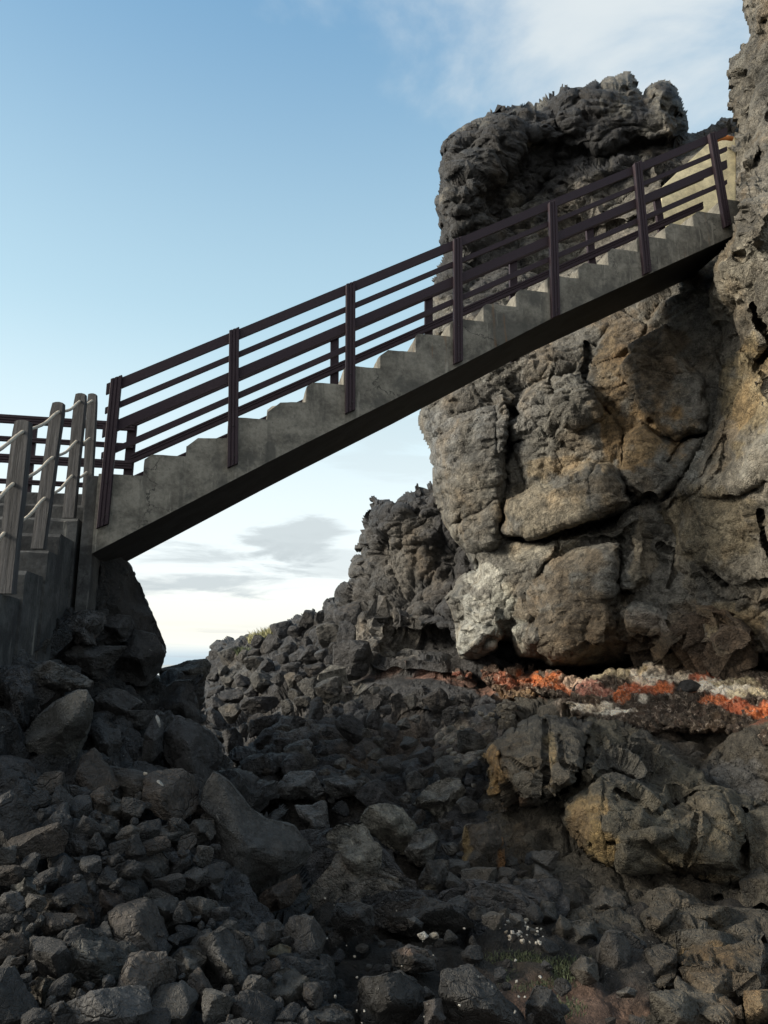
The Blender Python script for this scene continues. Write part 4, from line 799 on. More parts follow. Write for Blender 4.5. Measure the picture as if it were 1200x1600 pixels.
# pinnacle under the landing
lump('boulder', [(140, 830), (180, 862), (204, 882), (218, 912), (236, 952), (250, 986), (261, 1016), (258, 1032), (250, 1046), (200, 1050), (150, 1010), (110, 960), (115, 880)], 6.9, .8, M_bould, (.038, .039, .042), 'tall dark rock pillar directly under the landing, its right edge against the sky', seed=1, amp=.45)
lump('boulder', zq((640, 300), (700, 200), (740, 150), (860, 180), (915, 280), (890, 370), (850, 420), (815, 470), (740, 465), (650, 430), (610, 370)), 6.6, .6, M_bould, (.042, .043, .046), 'smooth rounded dark boulder bulging out against the sunset glow below the landing', seed=2, amp=.3)
lump('boulder', zq((600, 70), (720, 80), (745, 130), (700, 220), (600, 245), (540, 210), (560, 120)), 6.4, .5, M_bould, (.044, .046, .05), 'blocky dark rock wedged under the pier above the rounded boulder', seed=3, amp=.5)
KEY = [  # outline, distance, thickness, material, colour, label, amp
 (zq((330, 120), (420, 60), (560, 60), (585, 110), (520, 200), (530, 240), (440, 240), (340, 200)), 5.9, .4, M_lava, (.06, .06, .062), 'knobbly rock crusted with pale specks at the foot of the ribbed stair wall', 1.3),
 (zq((330, 290), (440, 240), (600, 250), (700, 245), (640, 330), (600, 400), (520, 425), (400, 370)), 5.9, .45, M_bould, dk, 'wide dark slab of rock between the crusted rock and the rounded boulder', .8),
 (zq((150, 400), (280, 330), (420, 390), (530, 440), (500, 475), (420, 480), (300, 520), (200, 470)), 4.9, .4, M_lava, (.066, .065, .062), 'rough ledge of pale-specked lava just above the big grey boulder', 1.4),
 (zq((-30, 380), (120, 360), (240, 450), (330, 510), (230, 600), (120, 700), (60, 790), (-30, 800)), 4.7, .5, M_lava, (.044, .044, .046), 'knobbly specked lava mass at the left edge beside the big grey boulder', 1.5),
 (zq((70, 810), (200, 640), (320, 540), (430, 482), (480, 490), (515, 560), (510, 650), (470, 760), (440, 850), (380, 900), (300, 880), (180, 830)), 4.5, .42, M_bould, (.085, .086, .082), 'big angular grey boulder, palest of the left slope, below the lower steps', .5),
 (zq((-40, 860), (60, 850), (160, 870), (220, 950), (250, 1020), (180, 1100), (60, 1180), (-40, 1200)), 4.0, .5, M_bould, (.045, .044, .046), 'dark blunt boulder at the left edge under the big grey boulder', .7),
 (zq((500, 690), (540, 640), (660, 700), (680, 800), (600, 900), (520, 860)), 5.0, .4, M_bould, dk, 'dark lump of rock touching the right side of the big grey boulder', .8),
 (zq((600, 480), (700, 500), (780, 560), (720, 600), (860, 590), (840, 660), (770, 720), (660, 700), (560, 640), (520, 540)), 5.9, .5, M_bould, dk, 'flat stepped dark rock above the stone with the white sliver', .9),
 (zq((880, 480), (960, 440), (1050, 430), (1100, 560), (1100, 660), (1060, 700), (1000, 640), (900, 620), (820, 560)), 7.2, .5, M_bould, (.042, .043, .046), 'dark rounded rock below the notch where the sky meets the slope', .6),
 (zq((880, 372), (1030, 330), (1140, 312), (1165, 350), (1150, 400), (1110, 440), (1000, 450), (870, 450)), 8.6, .5, M_mid, (.055, .055, .052), 'flat slab lying along the bottom of the sky gap', .6),
 (z6((560, 262), (592, 300), (585, 400), (545, 445), (512, 435), (520, 340)), 5.3, .3, M_bould, dk, 'upright wedge of rock beside the white sliver in the middle of the left slope', .4),
 (z6((590, 330), (640, 270), (700, 290), (760, 330), (800, 380), (800, 440), (760, 462), (750, 530), (680, 545), (605, 490), (580, 410)), 5.3, .55, M_bould, (.044, .045, .048), 'large round dark boulder above the big leaning slab', .5),
 (z6((318, 485), (400, 455), (520, 475), (592, 530), (575, 580), (500, 607), (420, 575), (340, 545)), 4.6, .35, M_bould, (.044, .044, .045), 'long low boulder lying across the middle of the left slope', .6),
 (z6((325, 570), (400, 560), (480, 595), (470, 650), (380, 650), (330, 630)), 4.3, .25, M_bould, md, 'short flat stone tucked under the long low boulder', .7),
 (z6((770, 470), (830, 510), (900, 600), (960, 642), (1060, 668), (1132, 760), (1100, 810), (1000, 850), (940, 900), (880, 990), (850, 1040), (800, 1020), (790, 900), (770, 760), (775, 655), (720, 600), (735, 530)), 4.35, .5, M_bould, (.050, .051, .051), 'biggest leaning slab of dark rock, its pointed end jutting right over a black hollow', .32),
 (z6((900, 980), (960, 900), (1080, 840), (1090, 900), (1050, 960), (960, 990), (920, 1030)), 5.1, .35, M_brown, (.052, .040, .032), 'brown stone in the hollow under the big leaning slab', .6),
 (z6((460, 800), (500, 755), (570, 740), (610, 790), (600, 880), (550, 925), (480, 900)), 3.95, .3, M_lava, (.058, .056, .054), 'pitted round lava boulder with a pale fleck, left of the big leaning slab', .9),
 (z6((545, 690), (600, 668), (668, 690), (665, 745), (600, 755), (552, 735)), 4.3, .25, M_bould, md, 'small blocky stone left of the squared stone', .7),
 (z6((662, 690), (700, 650), (770, 640), (778, 700), (730, 730), (670, 735)), 4.4, .28, M_bould, (.066, .064, .06), 'squared paler stone resting against the upper left of the leaning slab', .6),
 (z6((590, 770), (680, 755), (692, 800), (660, 870), (600, 880)), 4.1, .25, M_bould, dk, 'dark stone with a pale rim right of the pitted lava boulder', .7),
 (z6((30, 870), (60, 840), (120, 835), (172, 860), (160, 920), (110, 950), (50, 930)), 3.5, .22, M_bould, (.14, .145, .14), 'pale grey-green stone near the left edge, lightest of the rubble', .7),
 (z6((170, 790), (230, 770), (285, 800), (280, 880), (230, 930), (175, 900)), 3.7, .25, M_bould, dk, 'dark egg-shaped boulder right of the pale grey-green stone', .6),
 (z6((240, 720), (290, 680), (350, 720), (340, 790), (290, 820), (245, 790)), 3.95, .25, M_bould, dk, 'dark stone above and right of the egg-shaped boulder', .7),
 (z6((340, 690), (370, 650), (430, 650), (432, 700), (400, 742), (350, 735)), 4.2, .25, M_bould, (.062, .06, .057), 'angular stone with a lit top under the short flat stone', .7),
 (z6((320, 960), (370, 900), (440, 920), (470, 980), (430, 1035), (350, 1010)), 3.5, .25, M_brown, (.050, .040, .036), 'dark brown triangular stone left of centre in the rubble', .6),
 (z6((230, 990), (280, 945), (330, 970), (340, 1020), (290, 1055), (240, 1030)), 3.4, .2, M_brown, (.095, .075, .062), 'ruddy brown stone, the warmest coloured of the left rubble', .9),
 (z6((160, 1110), (230, 1040), (380, 1030), (480, 1090), (530, 1170), (500, 1270), (400, 1315), (260, 1310), (180, 1240)), 3.0, .4, M_lava, (.050, .052, .050), 'largest boulder at the bottom left, broad, dark and pitted', .8),
 (z6((595, 1160), (650, 1110), (720, 1105), (755, 1140), (720, 1220), (680, 1265), (620, 1230)), 3.2, .25, M_bould, (.072, .068, .062), 'craggy grey boulder right of the largest bottom boulder', 1.1),
 (z6((940, 1180), (1040, 1172), (1110, 1220), (1146, 1270), (1130, 1340), (1050, 1380), (960, 1350), (930, 1260)), 3.35, .3, M_bould, (.080, .076, .068), 'pale grey boulder at the bottom below the yellowish stone', .8),
 (z6((950, 1130), (1010, 1095), (1050, 1110), (1052, 1165), (1000, 1178), (960, 1155)), 3.6, .2, M_bould, (.155, .130, .085), 'yellowish faceted stone at the bottom centre left', .5),
 (z6((945, 1020), (1000, 1008), (1032, 1040), (1020, 1090), (970, 1102), (948, 1060)), 3.8, .2, M_bould, (.062, .060, .056), 'dark block just above the yellowish stone', .6),
 (z6((660, 940), (720, 925), (780, 945), (800, 980), (770, 1020), (690, 1015), (662, 980)), 3.55, .22, M_bould, (.068, .066, .062), 'smooth oval stone with white specks below the wedge stone', .6),
 (z6((655, 850), (700, 818), (752, 825), (745, 880), (700, 912), (660, 895)), 3.8, .22, M_bould, (.064, .062, .06), 'wedge stone with a lit top left of the leaning slab foot', .6),
 (z6((730, 880), (760, 862), (802, 880), (795, 935), (740, 940)), 3.9, .2, M_bould, dk, 'small dark stone between the wedge stone and the leaning slab', .7),
 (z6((720, 1080), (800, 1040), (900, 1060), (950, 1150), (930, 1280), (850, 1330), (750, 1290), (710, 1180)), 3.25, .35, M_lava, (.038, .038, .038), 'black lava boulder left of the pale bottom boulder', .9),
 (z6((490, 930), (560, 895), (640, 930), (662, 1000), (610, 1045), (540, 1010)), 3.5, .25, M_bould, md, 'dark block above the craggy grey boulder', .8),
 (z6((385, 870), (440, 855), (500, 890), (490, 960), (430, 975)), 3.7, .22, M_bould, dk, 'dark stone under the pitted lava boulder', .8),
 (z6((270, 860), (320, 840), (385, 870), (370, 930), (300, 945)), 3.65, .22, M_bould, dk, 'dark stone right of the egg-shaped boulder', .8),
 (z6((95, 1260), (140, 1215), (200, 1225), (212, 1280), (160, 1312), (110, 1300)), 2.95, .18, M_brown, (.080, .074, .062), 'small brownish boulder near the bottom left corner', .8),
 (z6((30, 1020), (80, 980), (130, 1030), (130, 1120), (70, 1150), (30, 1100)), 3.15, .25, M_bould, md, 'upright block at the left edge above the brownish boulder', .8),
 (z6((150, 915), (190, 910), (240, 960), (200, 990), (150, 965)), 3.45, .18, M_bould, (.088, .08, .07), 'buff cobble under the pale grey-green stone', .8),
 # centre
 (z7((435, 330), (470, 290), (540, 285), (610, 300), (675, 380), (660, 450), (610, 495), (540, 460), (500, 420), (440, 400)), 6.0, .5, M_cliff, (.135, .130, .112), 'pale smooth boulder with a cream patch in the middle of the gully', .5),
 (z7((300, 420), (340, 370), (440, 372), (520, 470), (520, 560), (490, 680), (440, 690), (330, 700), (296, 790), (292, 660), (310, 520)), 5.3, .5, M_mid, (.100, .094, .080), 'rough standing rock with a buff side, below the pale smooth boulder', 1.0),
 (z7((640, 290), (700, 240), (760, 190), (850, 180), (880, 230), (850, 290), (820, 370), (760, 350), (720, 310)), 6.8, .4, M_mid, (.110, .105, .092), 'jagged hollowed rock with pale ribs, up and right of the pale smooth boulder', 1.5),
 (z7((620, 480), (660, 400), (730, 380), (765, 430), (740, 510), (700, 545), (640, 530)), 5.8, .4, M_mid, (.085, .082, .075), 'upright striped rock touching the right side of the pale smooth boulder', .9),
 (z7((280, 180), (380, 165), (460, 190), (450, 240), (330, 262), (285, 230)), 7.2, .4, M_mid, (.062, .062, .062), 'flat-topped block in the upper middle of the gully', .8),
 (z7((60, 220), (150, 150), (240, 145), (290, 230), (250, 265), (100, 260)), 7.0, .5, M_mid, (.080, .08, .08), 'broad layered rock left of the flat-topped block', .9),
 (z7((160, 290), (290, 270), (310, 400), (230, 440), (210, 400)), 5.9, .35, M_mid, (.07, .07, .07), 'slabby striped rock behind the tip of the leaning slab', .9),
 (z7((845, 450), (880, 380), (960, 358), (1010, 370), (1040, 440), (1040, 560), (1000, 580), (900, 590), (860, 540)), 5.7, .4, M_brown, (.060, .050, .040), 'dark rock with an ochre left edge beside the right bank', 1.0, [(727, 1325, 9, 30, (.20, .14, .06), .9), (787, 1345, 7, 36, (.26, .13, .05), .9)]),
 (z7((680, 620), (720, 520), (800, 520), (810, 600), (770, 690), (700, 690)), 5.4, .35, M_lava, (.050, .047, .043), 'crumbly black rock over a buff stone in the middle of the gully', 1.3, [(670, 1393, 16, 12, (.22, .19, .13), .8)]),
 (z7((310, 760), (340, 700), (420, 690), (480, 710), (490, 790), (420, 830), (320, 830)), 4.3, .35, M_lava, (.026, .026, .027), 'black boulder at the foot of the standing rock', .8),
 (z7((470, 740), (560, 690), (700, 670), (830, 700), (900, 790), (820, 830), (640, 840), (520, 800)), 4.6, .45, M_lava, (.028, .027, .027), 'long black mound behind the white pebble', .9),
 (z7((560, 900), (640, 875), (720, 890), (760, 930), (740, 980), (640, 985), (570, 960)), 3.9, .25, M_lava, (.040, .037, .035), 'dark stone with a ruddy crest in front of the white pebble', .9, [(640, 1486, 20, 7, (.16, .12, .1), .7)]),
 (z7((780, 980), (900, 950), (960, 1010), (1100, 1150), (1130, 1230), (800, 1240), (760, 1080)), 3.35, .4, M_lava, (.026, .026, .026), 'big black boulder at the bottom edge, left of the weed patch', .8),
 (z7((450, 1010), (600, 980), (690, 1050), (700, 1150), (620, 1230), (460, 1230), (400, 1120)), 3.3, .4, M_lava, (.026, .026, .026), 'big black boulder at the bottom edge, centre', .9),
 (z7((700, 1110), (770, 1090), (790, 1180), (700, 1230)), 3.2, .2, M_bould, (.062, .055, .052), 'small ruddy grey stone between the two big black boulders', .8),
 (z7((200, 1160), (320, 1110), (400, 1150), (420, 1230), (200, 1240)), 3.15, .3, M_bould, (.055, .054, .052), 'low grey boulder at the bottom edge right of the pale bottom boulder', .8),
 (z7((630, 760), (660, 752), (700, 780), (690, 800), (640, 800)), 4.2, .15, M_lava, dk, 'small dark stone on the black mound', .8),
 # right bank
 (z8((520, 1030), (530, 960), (580, 920), (660, 950), (675, 1000), (640, 1025), (560, 1042)), 5.4, .35, M_bould, (0.096, 0.087, 0.074), 'smooth faceted stone wedged under the huge brown boulder', .6),
 (z8((400, 910), (480, 900), (525, 960), (520, 1040), (440, 1035), (398, 990)), 5.5, .35, M_brown, (0.081, 0.071, 0.059), 'dark block left of the smooth faceted stone', .7),
 (z8((230, 920), (330, 900), (420, 905), (410, 945), (290, 940)), 5.6, .3, M_brown, (0.116, 0.096, 0.071), 'thin brown ledge slab below the ochre flank', .7),
 (z8((320, 1060), (350, 975), (400, 985), (410, 1050), (370, 1085)), 5.2, .25, M_bould, (0.078, 0.071, 0.062), 'leaning narrow stone left of the pyramid stone', .6),
 (z8((385, 1110), (420, 1030), (465, 1060), (480, 1120), (430, 1150)), 5.0, .25, M_bould, (0.090, 0.081, 0.068), 'pyramid shaped stone above the weed patch', .5),
 (z8((450, 1060), (550, 1040), (560, 1120), (530, 1170), (450, 1170)), 4.9, .3, M_bould, (0.071, 0.067, 0.059), 'squat dark block right of the pyramid stone', .7),
 (z8((555, 1150), (600, 1090), (690, 1095), (740, 1140), (735, 1250), (680, 1300), (580, 1320), (560, 1250)), 4.5, .4, M_brown, (0.068, 0.062, 0.056), 'large dark block standing over the reddish soil clearing', .7),
 (z8((450, 1230), (500, 1185), (560, 1200), (565, 1280), (500, 1295)), 4.5, .25, M_bould, (0.090, 0.081, 0.068), 'rounded stone at the back of the reddish soil clearing', .7),
 (z8((630, 1320), (670, 1300), (710, 1315), (700, 1342), (645, 1342)), 4.1, .12, M_bould, (0.085, 0.078, 0.070), 'small flat stone lying at the right of the soil clearing', .6),
 (z8((735, 1160), (800, 1140), (860, 1160), (860, 1290), (800, 1310), (740, 1290)), 4.3, .3, M_brown, (0.071, 0.065, 0.056), 'upright cracked block left of the ochre-faced slab', .7),
 (z8((850, 1090), (960, 1080), (1130, 1120), (1200, 1130), (1210, 1300), (1120, 1260), (960, 1215), (860, 1210)), 4.35, .45, M_brown, (0.085, 0.078, 0.065), 'long slab with an ochre lower face at the right edge', .45, [(1110, 1492, 50, 22, (.145, .10, .05), .9), (1075, 1490, 18, 18, (.15, .105, .05), .8)]),
 (z8((865, 1225), (950, 1215), (1080, 1250), (1170, 1310), (1150, 1395), (1000, 1400), (900, 1340)), 4.05, .4, M_brown, (0.109, 0.090, 0.065), 'rough brown block beneath the ochre-faced slab', .6),
 (z8((1110, 1320), (1210, 1310), (1260, 1440), (1120, 1460)), 3.7, .35, M_brown, (0.155, 0.116, 0.070), 'ochre block in the bottom right corner', .7),
 (z8((760, 1320), (880, 1320), (980, 1400), (960, 1480), (760, 1480)), 3.75, .35, M_brown, (0.074, 0.068, 0.056), 'dark block at the bottom edge right of the soil clearing', .7),
 (z8((290, 1440), (290, 1360), (330, 1295), (390, 1310), (430, 1390), (445, 1450)), 3.45, .25, M_lava, (.030, .030, .030), 'pointed black rock rising in front of the soil clearing', .6),
 (z8((860, 1010), (950, 990), (1060, 1000), (1060, 1085), (960, 1080), (870, 1060)), 4.8, .3, M_brown, (0.087, 0.078, 0.062), 'block in the course of stones above the ochre-faced slab', .7),
 (z8((740, 1030), (850, 1000), (850, 1080), (800, 1110), (745, 1080)), 4.8, .3, M_brown, (0.096, 0.081, 0.062), 'brown block left in the course of stones above the ochre-faced slab', .7),
 # stones lying on the seam
 (zs((183, 220), (205, 190), (240, 200), (262, 250), (240, 310), (190, 315), (175, 260)), 8.3, .25, M_lava, (.028, .027, .026), 'rounded black stone at the left of the bright clay seam', .6),
 (zs((465, 295), (490, 280), (600, 295), (640, 335), (600, 370), (560, 400), (500, 375), (468, 340)), 7.8, .28, M_lava, (.026, .025, .025), 'bowl shaped black stone in the middle of the clay seam', .6),
 (zs((720, 230), (745, 180), (800, 172), (850, 200), (862, 240), (800, 260), (745, 250)), 7.6, .25, M_lava, (.026, .025, .025), 'rounded black stone perched on top of another in the clay seam', .5),
 (zs((735, 290), (760, 250), (850, 250), (870, 290), (800, 325), (745, 320)), 7.6, .25, M_lava, (.030, .028, .027), 'black stone beneath the perched one in the clay seam', .7),
 (zs((625, 270), (680, 250), (725, 280), (700, 320), (640, 310)), 7.75, .2, M_brown, (.16, .12, .09), 'buff stone between two black stones in the clay seam', .7),
 (zs((1060, 330), (1100, 315), (1180, 330), (1175, 370), (1070, 360)), 7.0, .2, M_lava, (.034, .032, .03), 'flat dark stone under the right end of the clay seam', .7),
 (zs((860, 300), (900, 265), (960, 285), (950, 330), (860, 330)), 7.4, .22, M_brown, (.06, .052, .042), 'brown knob right of the stacked black stones in the clay seam', .7),
]
def front_depth(cx, cy):                       # distance of the bank a loose block at this place leans on
    q = np.array([[cx, cy]]); ds = []
    for out, dd in ((left_out, D_left), (mid_out, D_mid), (low_out, D_low)):
        if inside(q, np.asarray(out, float))[0]: ds.append(float(dd(q[:, 0], q[:, 1])[0]))
    if cy > 1380: ds.append(float(gdepth(np.array(cx), np.array(cy))))
    return min(ds) if ds else 99
def gdepth(x, y):
    r_ = ray(x, y); return np.clip((CAM[2]-.06)/np.maximum(-r_[..., 2], .05), 2, 6.5)
for i, K in enumerate(KEY):
    K = list(K); ca = np.asarray(K[0]).mean(0); fd = front_depth(*ca); K[1] = min(K[1], fd-.12-.12*K[2]) if K[1] < 7.3 else K[1]
    big = max(np.ptp(np.asarray(K[0])[:, 0]), np.ptp(np.asarray(K[0])[:, 1])) > 80
    lump('boulder' if big else 'rock', K[0], K[1], K[2], K[3], K[4], K[5], 'boulder' if big else 'rock', None, 6 if big and i > 0 and np.ptp(np.asarray(K[0])[:, 0]) > 150 else (5 if big or True else 4), 100+i*7, K[6], K[7] if len(K) > 7 else ())
D_b1 = Depth([(750, 1180, 6.9), (790, 1200, 6.2), (860, 1130, 6.7), (900, 1120, 6.8), (860, 1200, 6.0), (850, 1260, 6.0), (780, 1270, 6.4), (900, 1200, 6.0)])
sb = relief('boulder', z8((118, 425), (180, 370), (260, 310), (330, 280), (450, 275), (560, 300), (520, 420), (490, 530), (395, 600), (350, 640), (240, 640), (185, 690), (150, 580)), D_b1, M_brown, (.080, .074, .062), step=1.6, w=14, roll=.35, thick=1.3, seed=71, jag=(3, 4), lateral=.1,
    layers=[('f', (.8, .8, .7), .08), ('f', (.3, .3, .25), .024), ('f', (.11, .11, .09), .010), ('n', (.3, .3, .3), .015), ('p', (.07, .07, .05), .018)],
    bulges=[(z8((125, 430), (200, 440), (205, 540), (250, 640), (190, 680), (150, 580)), -.12, 12)],
    cracks=[(z8((355, 300), (360, 420), (358, 640)), 2.6, .14), (z8((200, 440), (270, 470), (355, 480)), 2, .07), (z8((200, 430), (210, 560), (250, 640)), 2.4, .10), (z8((140, 480), (190, 620)), 1.6, .06), (z8((420, 360), (440, 450), (500, 480)), 2, .07)],
    blobs=[(768, 1205, 18, 42, (.28, .20, .10), .95), (860, 1172, 10, 34, (.24, .19, .11), .9), (857, 1215, 5, 30, (.13, .105, .07), .8), (800, 1262, 22, 9, (.13, .085, .055), .7), (905, 1122, 60, 12, (.036, .036, .036), .8)])
tag(sb, 'dark half of the split boulder with a pale ochre left flank under the clay seam', 'boulder')
D_b2 = Depth([(930, 1120, 6.9), (1010, 1150, 6.7), (1060, 1200, 6.4), (870, 1250, 6.2), (950, 1220, 5.8), (930, 1300, 5.55), (1000, 1250, 5.6), (1100, 1260, 5.7), (1180, 1270, 5.7), (1240, 1290, 5.6), (920, 1350, 5.75), (1000, 1350, 5.6), (1100, 1370, 5.5), (1180, 1330, 5.5), (1250, 1350, 5.3)])
sb = relief('boulder', z8((500, 300), (560, 272), (680, 290), (760, 340), (860, 430), (960, 500), (1100, 570), (1230, 630), (1330, 640), (1330, 900), (1200, 950), (1130, 905), (1050, 920), (850, 882), (720, 882), (640, 888), (560, 852), (480, 792), (430, 690), (395, 600), (480, 530), (505, 420)), D_b2, M_brown, (.098, .088, .066), step=1.6, w=16, roll=.4, thick=1.8, seed=75, jag=(3, 4), lateral=.1,
    layers=[('f', (1.1, 1.1, .7), .10), ('f', (.45, .45, .3), .036), ('f', (.14, .14, .1), .013), ('n', (.3, .3, .3), .02), ('p', (.07, .07, .05), .018)],
    bulges=[(z8((640, 740), (800, 700), (960, 590), (1110, 640), (1110, 880), (880, 880), (640, 870)), .20, 16), (z8((720, 580), (860, 640), (860, 760), (760, 770), (700, 700)), .08, 12)],
    cracks=[(z8((400, 600), (500, 530), (640, 470), (700, 490)), 2.8, .14), (z8((850, 580), (780, 650), (700, 570), (640, 570)), 2.2, .12), (z8((850, 580), (950, 570), (1040, 590), (1090, 700)), 2.4, .12), (z8((1110, 640), (1115, 860)), 3, .2), (z8((600, 745), (760, 790), (860, 870), (1000, 890)), 2.6, .13),
            (z8((930, 590), (930, 700), (880, 870)), 2.2, .06), (z8((600, 500), (590, 700), (610, 830)), 1.8, .04), (z8((560, 300), (600, 420), (700, 460), (840, 450)), 2.2, .1), (z8((470, 740), (540, 770)), 2, .09)],
    blobs=[(918, 1262, 30, 34, (.24, .175, .09), .9), (935, 1320, 34, 44, (.28, .20, .09), .95), (905, 1300, 20, 40, (.20, .14, .075), .8), (1065, 1345, 44, 20, (.120, .095, .055), .8), (1140, 1300, 30, 50, (.088, .075, .05), .8), (1100, 1372, 60, 7, (.16, .125, .075), .8), (1000, 1180, 80, 50, (.066, .064, .058), .8), (1080, 1260, 40, 20, (.12, .10, .07), .7)])
tag(sb, 'huge brown boulder with an ochre left face, right half of the split rock', 'boulder')
# loose stones: a dozen shapes, each stone its own object
def proto(i, mat, base):
    D, Fc = ico(4); r_ = cutrock(D, 900+i, 8+i % 4); V = D*r_[:, None]
    V = V*(1+.04*fbm(V*2.2, 4, i)[:, None]+.07*(facet(V/.6, i)-.35)[:, None]+.03*(facet(V/.22, i)-.35)[:, None]); V /= np.abs(V).max()
    me = mesh_np('stone', V, Fc, mat, None, False, vcol=np.tile(base, (len(V), 1))); m_ = me.data; bpy.data.objects.remove(me); return m_
PR = [proto(i, [M_bould, M_lava, M_bould, M_brown][i % 4], [(.036, .037, .039), (.027, .027, .028), (.062, .060, .057), (.048, .041, .036), (.024, .024, .025), (.042, .042, .043)][i % 6]) for i in range(18)]
PALE = [proto(40+i, M_bould, [(.13, .125, .11), (.20, .185, .155), (.11, .09, .075)][i]) for i in range(3)]
rs = np.random.RandomState(12)
def stone(m, px, py, Y, wpx, hpx, name, label, cat, group, sink=.3):
    w = wpx/F*Y/2; h = hpx/F*Y/2
    o = bpy.data.objects.new(name, m); COL.objects.link(o)
    p = at(np.array(px), np.array(py), np.array(Y)); p = p + ray(np.array(px), np.array(py))*0
    o.location = (p + np.array([0, (w+h)*.5*sink, 0])).tolist()
    o.scale = (w*1.1, (w+h)*.55, h*1.1); o.rotation_euler = (rs.uniform(-.3, .3), rs.uniform(-.5, .5), rs.uniform(-.4, .4)+math.pi*rs.randint(2))
    tag(o, label, cat, group); return o
placed = []
def scatter(region, depth, n, smin, smax, protos, name, label, cat, group, gap=.62, dfun=None):
    reg = np.asarray(region, float); lo, hi = reg.min(0), reg.max(0); c = 0; t = 0
    while c < n and t < 9000:
        t += 1; q = lo+(hi-lo)*rs.rand(2)
        if not inside(q[None], reg)[0]: continue
        s_ = smin+(smax-smin)*rs.rand()**1.6
        if any((q[0]-a)**2+(q[1]-b)**2 < (gap*(s_+r)/2*1.1)**2 for a, b, r in placed): continue
        placed.append((q[0], q[1], s_))
        Y = float(depth(np.array([q[0]]), np.array([q[1]]))[0])-.16-rs.rand()*.08
        stone(protos[rs.randint(len(protos))], q[0], q[1], Y, s_, s_*rs.uniform(.65, 1.0), name, label, cat, group); c += 1
    return c
for K in KEY:
    a = np.asarray(K[0]); c = a.mean(0); placed.append((c[0], c[1], min(np.ptp(a[:, 0]), np.ptp(a[:, 1]))*.8))
L1 = 'small loose dark lava stone lying in the rubble below the lower steps'
LR = [(0, 1240), (150, 1200), (300, 1240), (340, 1300), (345, 1450), (480, 1470), (500, 1600), (0, 1600)]
scatter(LR, D_left, 12, 84, 125, PR, 'stone', 'dark lava block the size of a bucket among the smaller stones of the left rubble', 'stone', 'larger blocks in the left rubble slope', .66)
scatter(LR, D_left, 55, 36, 80, PR, 'stone', L1, 'stone', 'small stones in the left rubble slope', .6)
scatter(LR, D_left, 75, 12, 32, PR, 'stone', L1, 'stone', 'small stones in the left rubble slope', .5)
MP = [proto(80+i, M_mid, [(.040, .040, .042), (.030, .030, .032), (.058, .056, .052)][i % 3]) for i in range(9)]
L6 = 'dark lava block on the far slope that climbs from the sky gap to the cliff'
scatter([(328, 1015), (400, 1000), (470, 975), (540, 940), (565, 1010), (545, 1040), (500, 1110), (420, 1160), (330, 1160)], lambda x, y: D_mid(x, y)-.25, 60, 24, 74, MP, 'lava_block', L6, 'rock', 'lava blocks on the far slope', .50)
L2 = 'small broken stone on the slope between the leaning slab and the right bank'
scatter([(330, 1100), (480, 1060), (740, 1100), (750, 1350), (520, 1360), (480, 1240), (350, 1180)], lambda x, y: D_mid(x, y)-.12, 66, 18, 62, MP+PR[:6]+MP+PALE[:1], 'stone', L2, 'stone', 'small stones on the middle slope', .7)
L5 = 'dark angular stone on the mound between the gully floor and the split boulder'
scatter([(700, 1330), (860, 1340), (860, 1440), (760, 1450), (690, 1420)], lambda x, y: np.minimum(D_mid(x, y), D_low(x, y))-.12, 22, 18, 62, PR[:4]+PR[2:3]*3+PR[3:4]*3, 'stone', L5, 'stone', 'stones on the central mound', .6)
L3 = 'buff angular chip in the streak of scree beside the ochre flank of the split boulder'
scatter([(690, 1140), (800, 1090), (830, 1105), (770, 1150), (748, 1190), (745, 1240), (725, 1230), (700, 1190)], lambda x, y: D_mid(x, y)-.45, 32, 6, 14, PALE[1:2]*2+PALE[:1], 'stone', L3, 'stone', 'buff chips in the scree streak', .6)
def gdepth(x, y):
    r_ = ray(x, y); return np.clip((CAM[2]-.06)/np.maximum(-r_[..., 2], .05), 2, 6.5)
L4 = 'small dark stone on the shadowed gully floor at the bottom of the picture'
scatter([(500, 1440), (860, 1430), (880, 1500), (960, 1540), (1000, 1600), (500, 1600)], gdepth, 40, 12, 46, PR, 'stone', L4, 'stone', 'small stones on the gully floor', .8)
# pale litter: shell-white pebbles and slivers
WP = [proto(60+i, M_bould, (.42, .41, .38)) for i in range(3)]
def white(px, py, w, h, Y, label, group=None, cat='pebble', m=None, name='pebble'):
    o = stone(m or WP[rs.randint(3)], px, py, Y, w, h, name, label, cat, group, 0); o.rotation_euler = (0, 0, rs.uniform(0, 6)); return o
white(661, 1461, 17, 15, 4.0, 'roundest and largest white pebble lying on the dark gully floor')
white(678, 1463, 16, 12, 4.0, 'buff pebble touching the largest white pebble', m=PALE[1])
for (x, y, w, h, rot, Y, lb) in ((248, 1124, 5, 22, -.35, 4.95, 'upper white sliver standing against the upright wedge rock'), (250, 1222, 5, 15, -.9, 4.2, 'white sliver on the end of the long low boulder'), (227, 1208, 8, 6, 0, 4.3, 'tiny white fragment beside the white sliver of the long low boulder')):
    o = stone(WP[0], x, y, Y, w, h, 'sliver', lb, 'fragment', None, -.5); o.rotation_euler = (0, rot, 0)
white(998, 1459, 17, 8, 5.0, 'white bar-shaped piece on the ledge stones of the right bank')
GP = 'scattered tiny white pebbles'
scatter([(770, 1430), (800, 1425), (850, 1450), (850, 1475), (790, 1470)], lambda x, y: gdepth(x, y)-.25, 26, 3, 10, WP+PALE[1:2], 'pebble', 'tiny pale pebble in the light patch above the weeds', 'pebble', 'pale pebbles above the weeds', .5)
scatter([(500, 1400), (850, 1400), (850, 1600), (500, 1600)], lambda x, y: gdepth(x, y)-.4, 30, 2, 6, WP, 'pebble', 'tiny white pebble dotted on the black gully floor', 'pebble', 'white specks on the gully floor', .5)
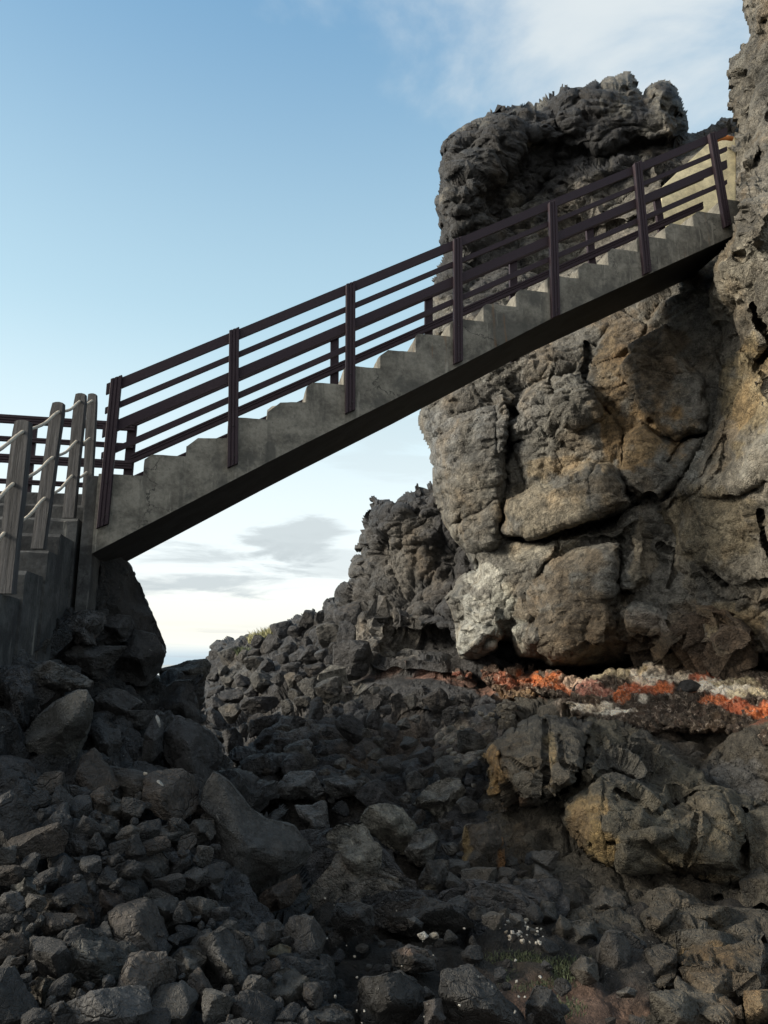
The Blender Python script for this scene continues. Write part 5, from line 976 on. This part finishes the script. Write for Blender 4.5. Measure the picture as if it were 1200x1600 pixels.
# weeds on the soil, grass on the ridge
def blades(name, n, fn, hgt, wid, mat, label=None, cat=None, kind=None):
    v = []; f = []
    for i in range(n):
        p = fn(); a = rs.uniform(0, 6.28); h = hgt*rs.uniform(.4, 1.2); dx_ = np.array([math.cos(a), math.sin(a), 0])*wid; ln = np.array([rs.normal()*.5, rs.normal()*.5, 0])*h
        k = len(v); v += [p-dx_, p+dx_, p+dx_*.7+ln*.4+UZ*h*.6, p-dx_*.7+ln*.4+UZ*h*.6, p+ln+UZ*h+dx_*.1, p+ln+UZ*h-dx_*.1]
        f += [[k, k+1, k+2, k+3], [k+3, k+2, k+4, k+5]]
    o = mesh_np(name, np.array(v), np.array(f), mat); return tag(o, label, cat, kind=kind)
M_weed = plain_mat('weed_leaves', (.070, .085, .045), .8, .5, 12, .2)
M_dry = plain_mat('dry_grass', (.30, .29, .16), .8, .4, 6, .2)
def gp_(cx, cy, rx, ry):
    def fn():
        while True:
            a, b = rs.normal()*.5, rs.normal()*.5
            if a*a+b*b < 1: break
        x, y = cx+a*rx, cy+b*ry; Y = float(gdepth(np.array(x), np.array(y)))*1.03; p = at(np.array(x), np.array(y), np.array(Y)); p[2] = 0.02; return p
    return fn
blades('weeds', 2600, gp_(835, 1515, 95, 40), .020, .0028, M_weed, 'low green weeds creeping over the soil by the pointed black rock', 'weeds', 'stuff')
blades('weeds', 500, gp_(870, 1580, 50, 20), .018, .0028, M_weed, 'sparse green weeds at the bottom edge of the soil clearing', 'weeds', 'stuff')
def rp_(x0, x1, ya, yb, Y):
    def fn(): x = rs.uniform(x0, x1); return at(np.array(x), np.array(ya+(yb-ya)*(x-x0)/(x1-x0)+rs.uniform(-2, 8)), np.array(Y+rs.uniform(-.3, .5)))
    return fn
blades('grass', 900, rp_(388, 442, 999, 984, 20.2), .17, .012, M_dry, 'pale dry grass growing along the top of the far ridge', 'grass', 'stuff')
blades('grass', 260, rp_(370, 392, 1020, 1020, 20.0), .16, .02, M_weed, 'small green tuft on the rock face below the dry grass', 'grass', 'stuff')
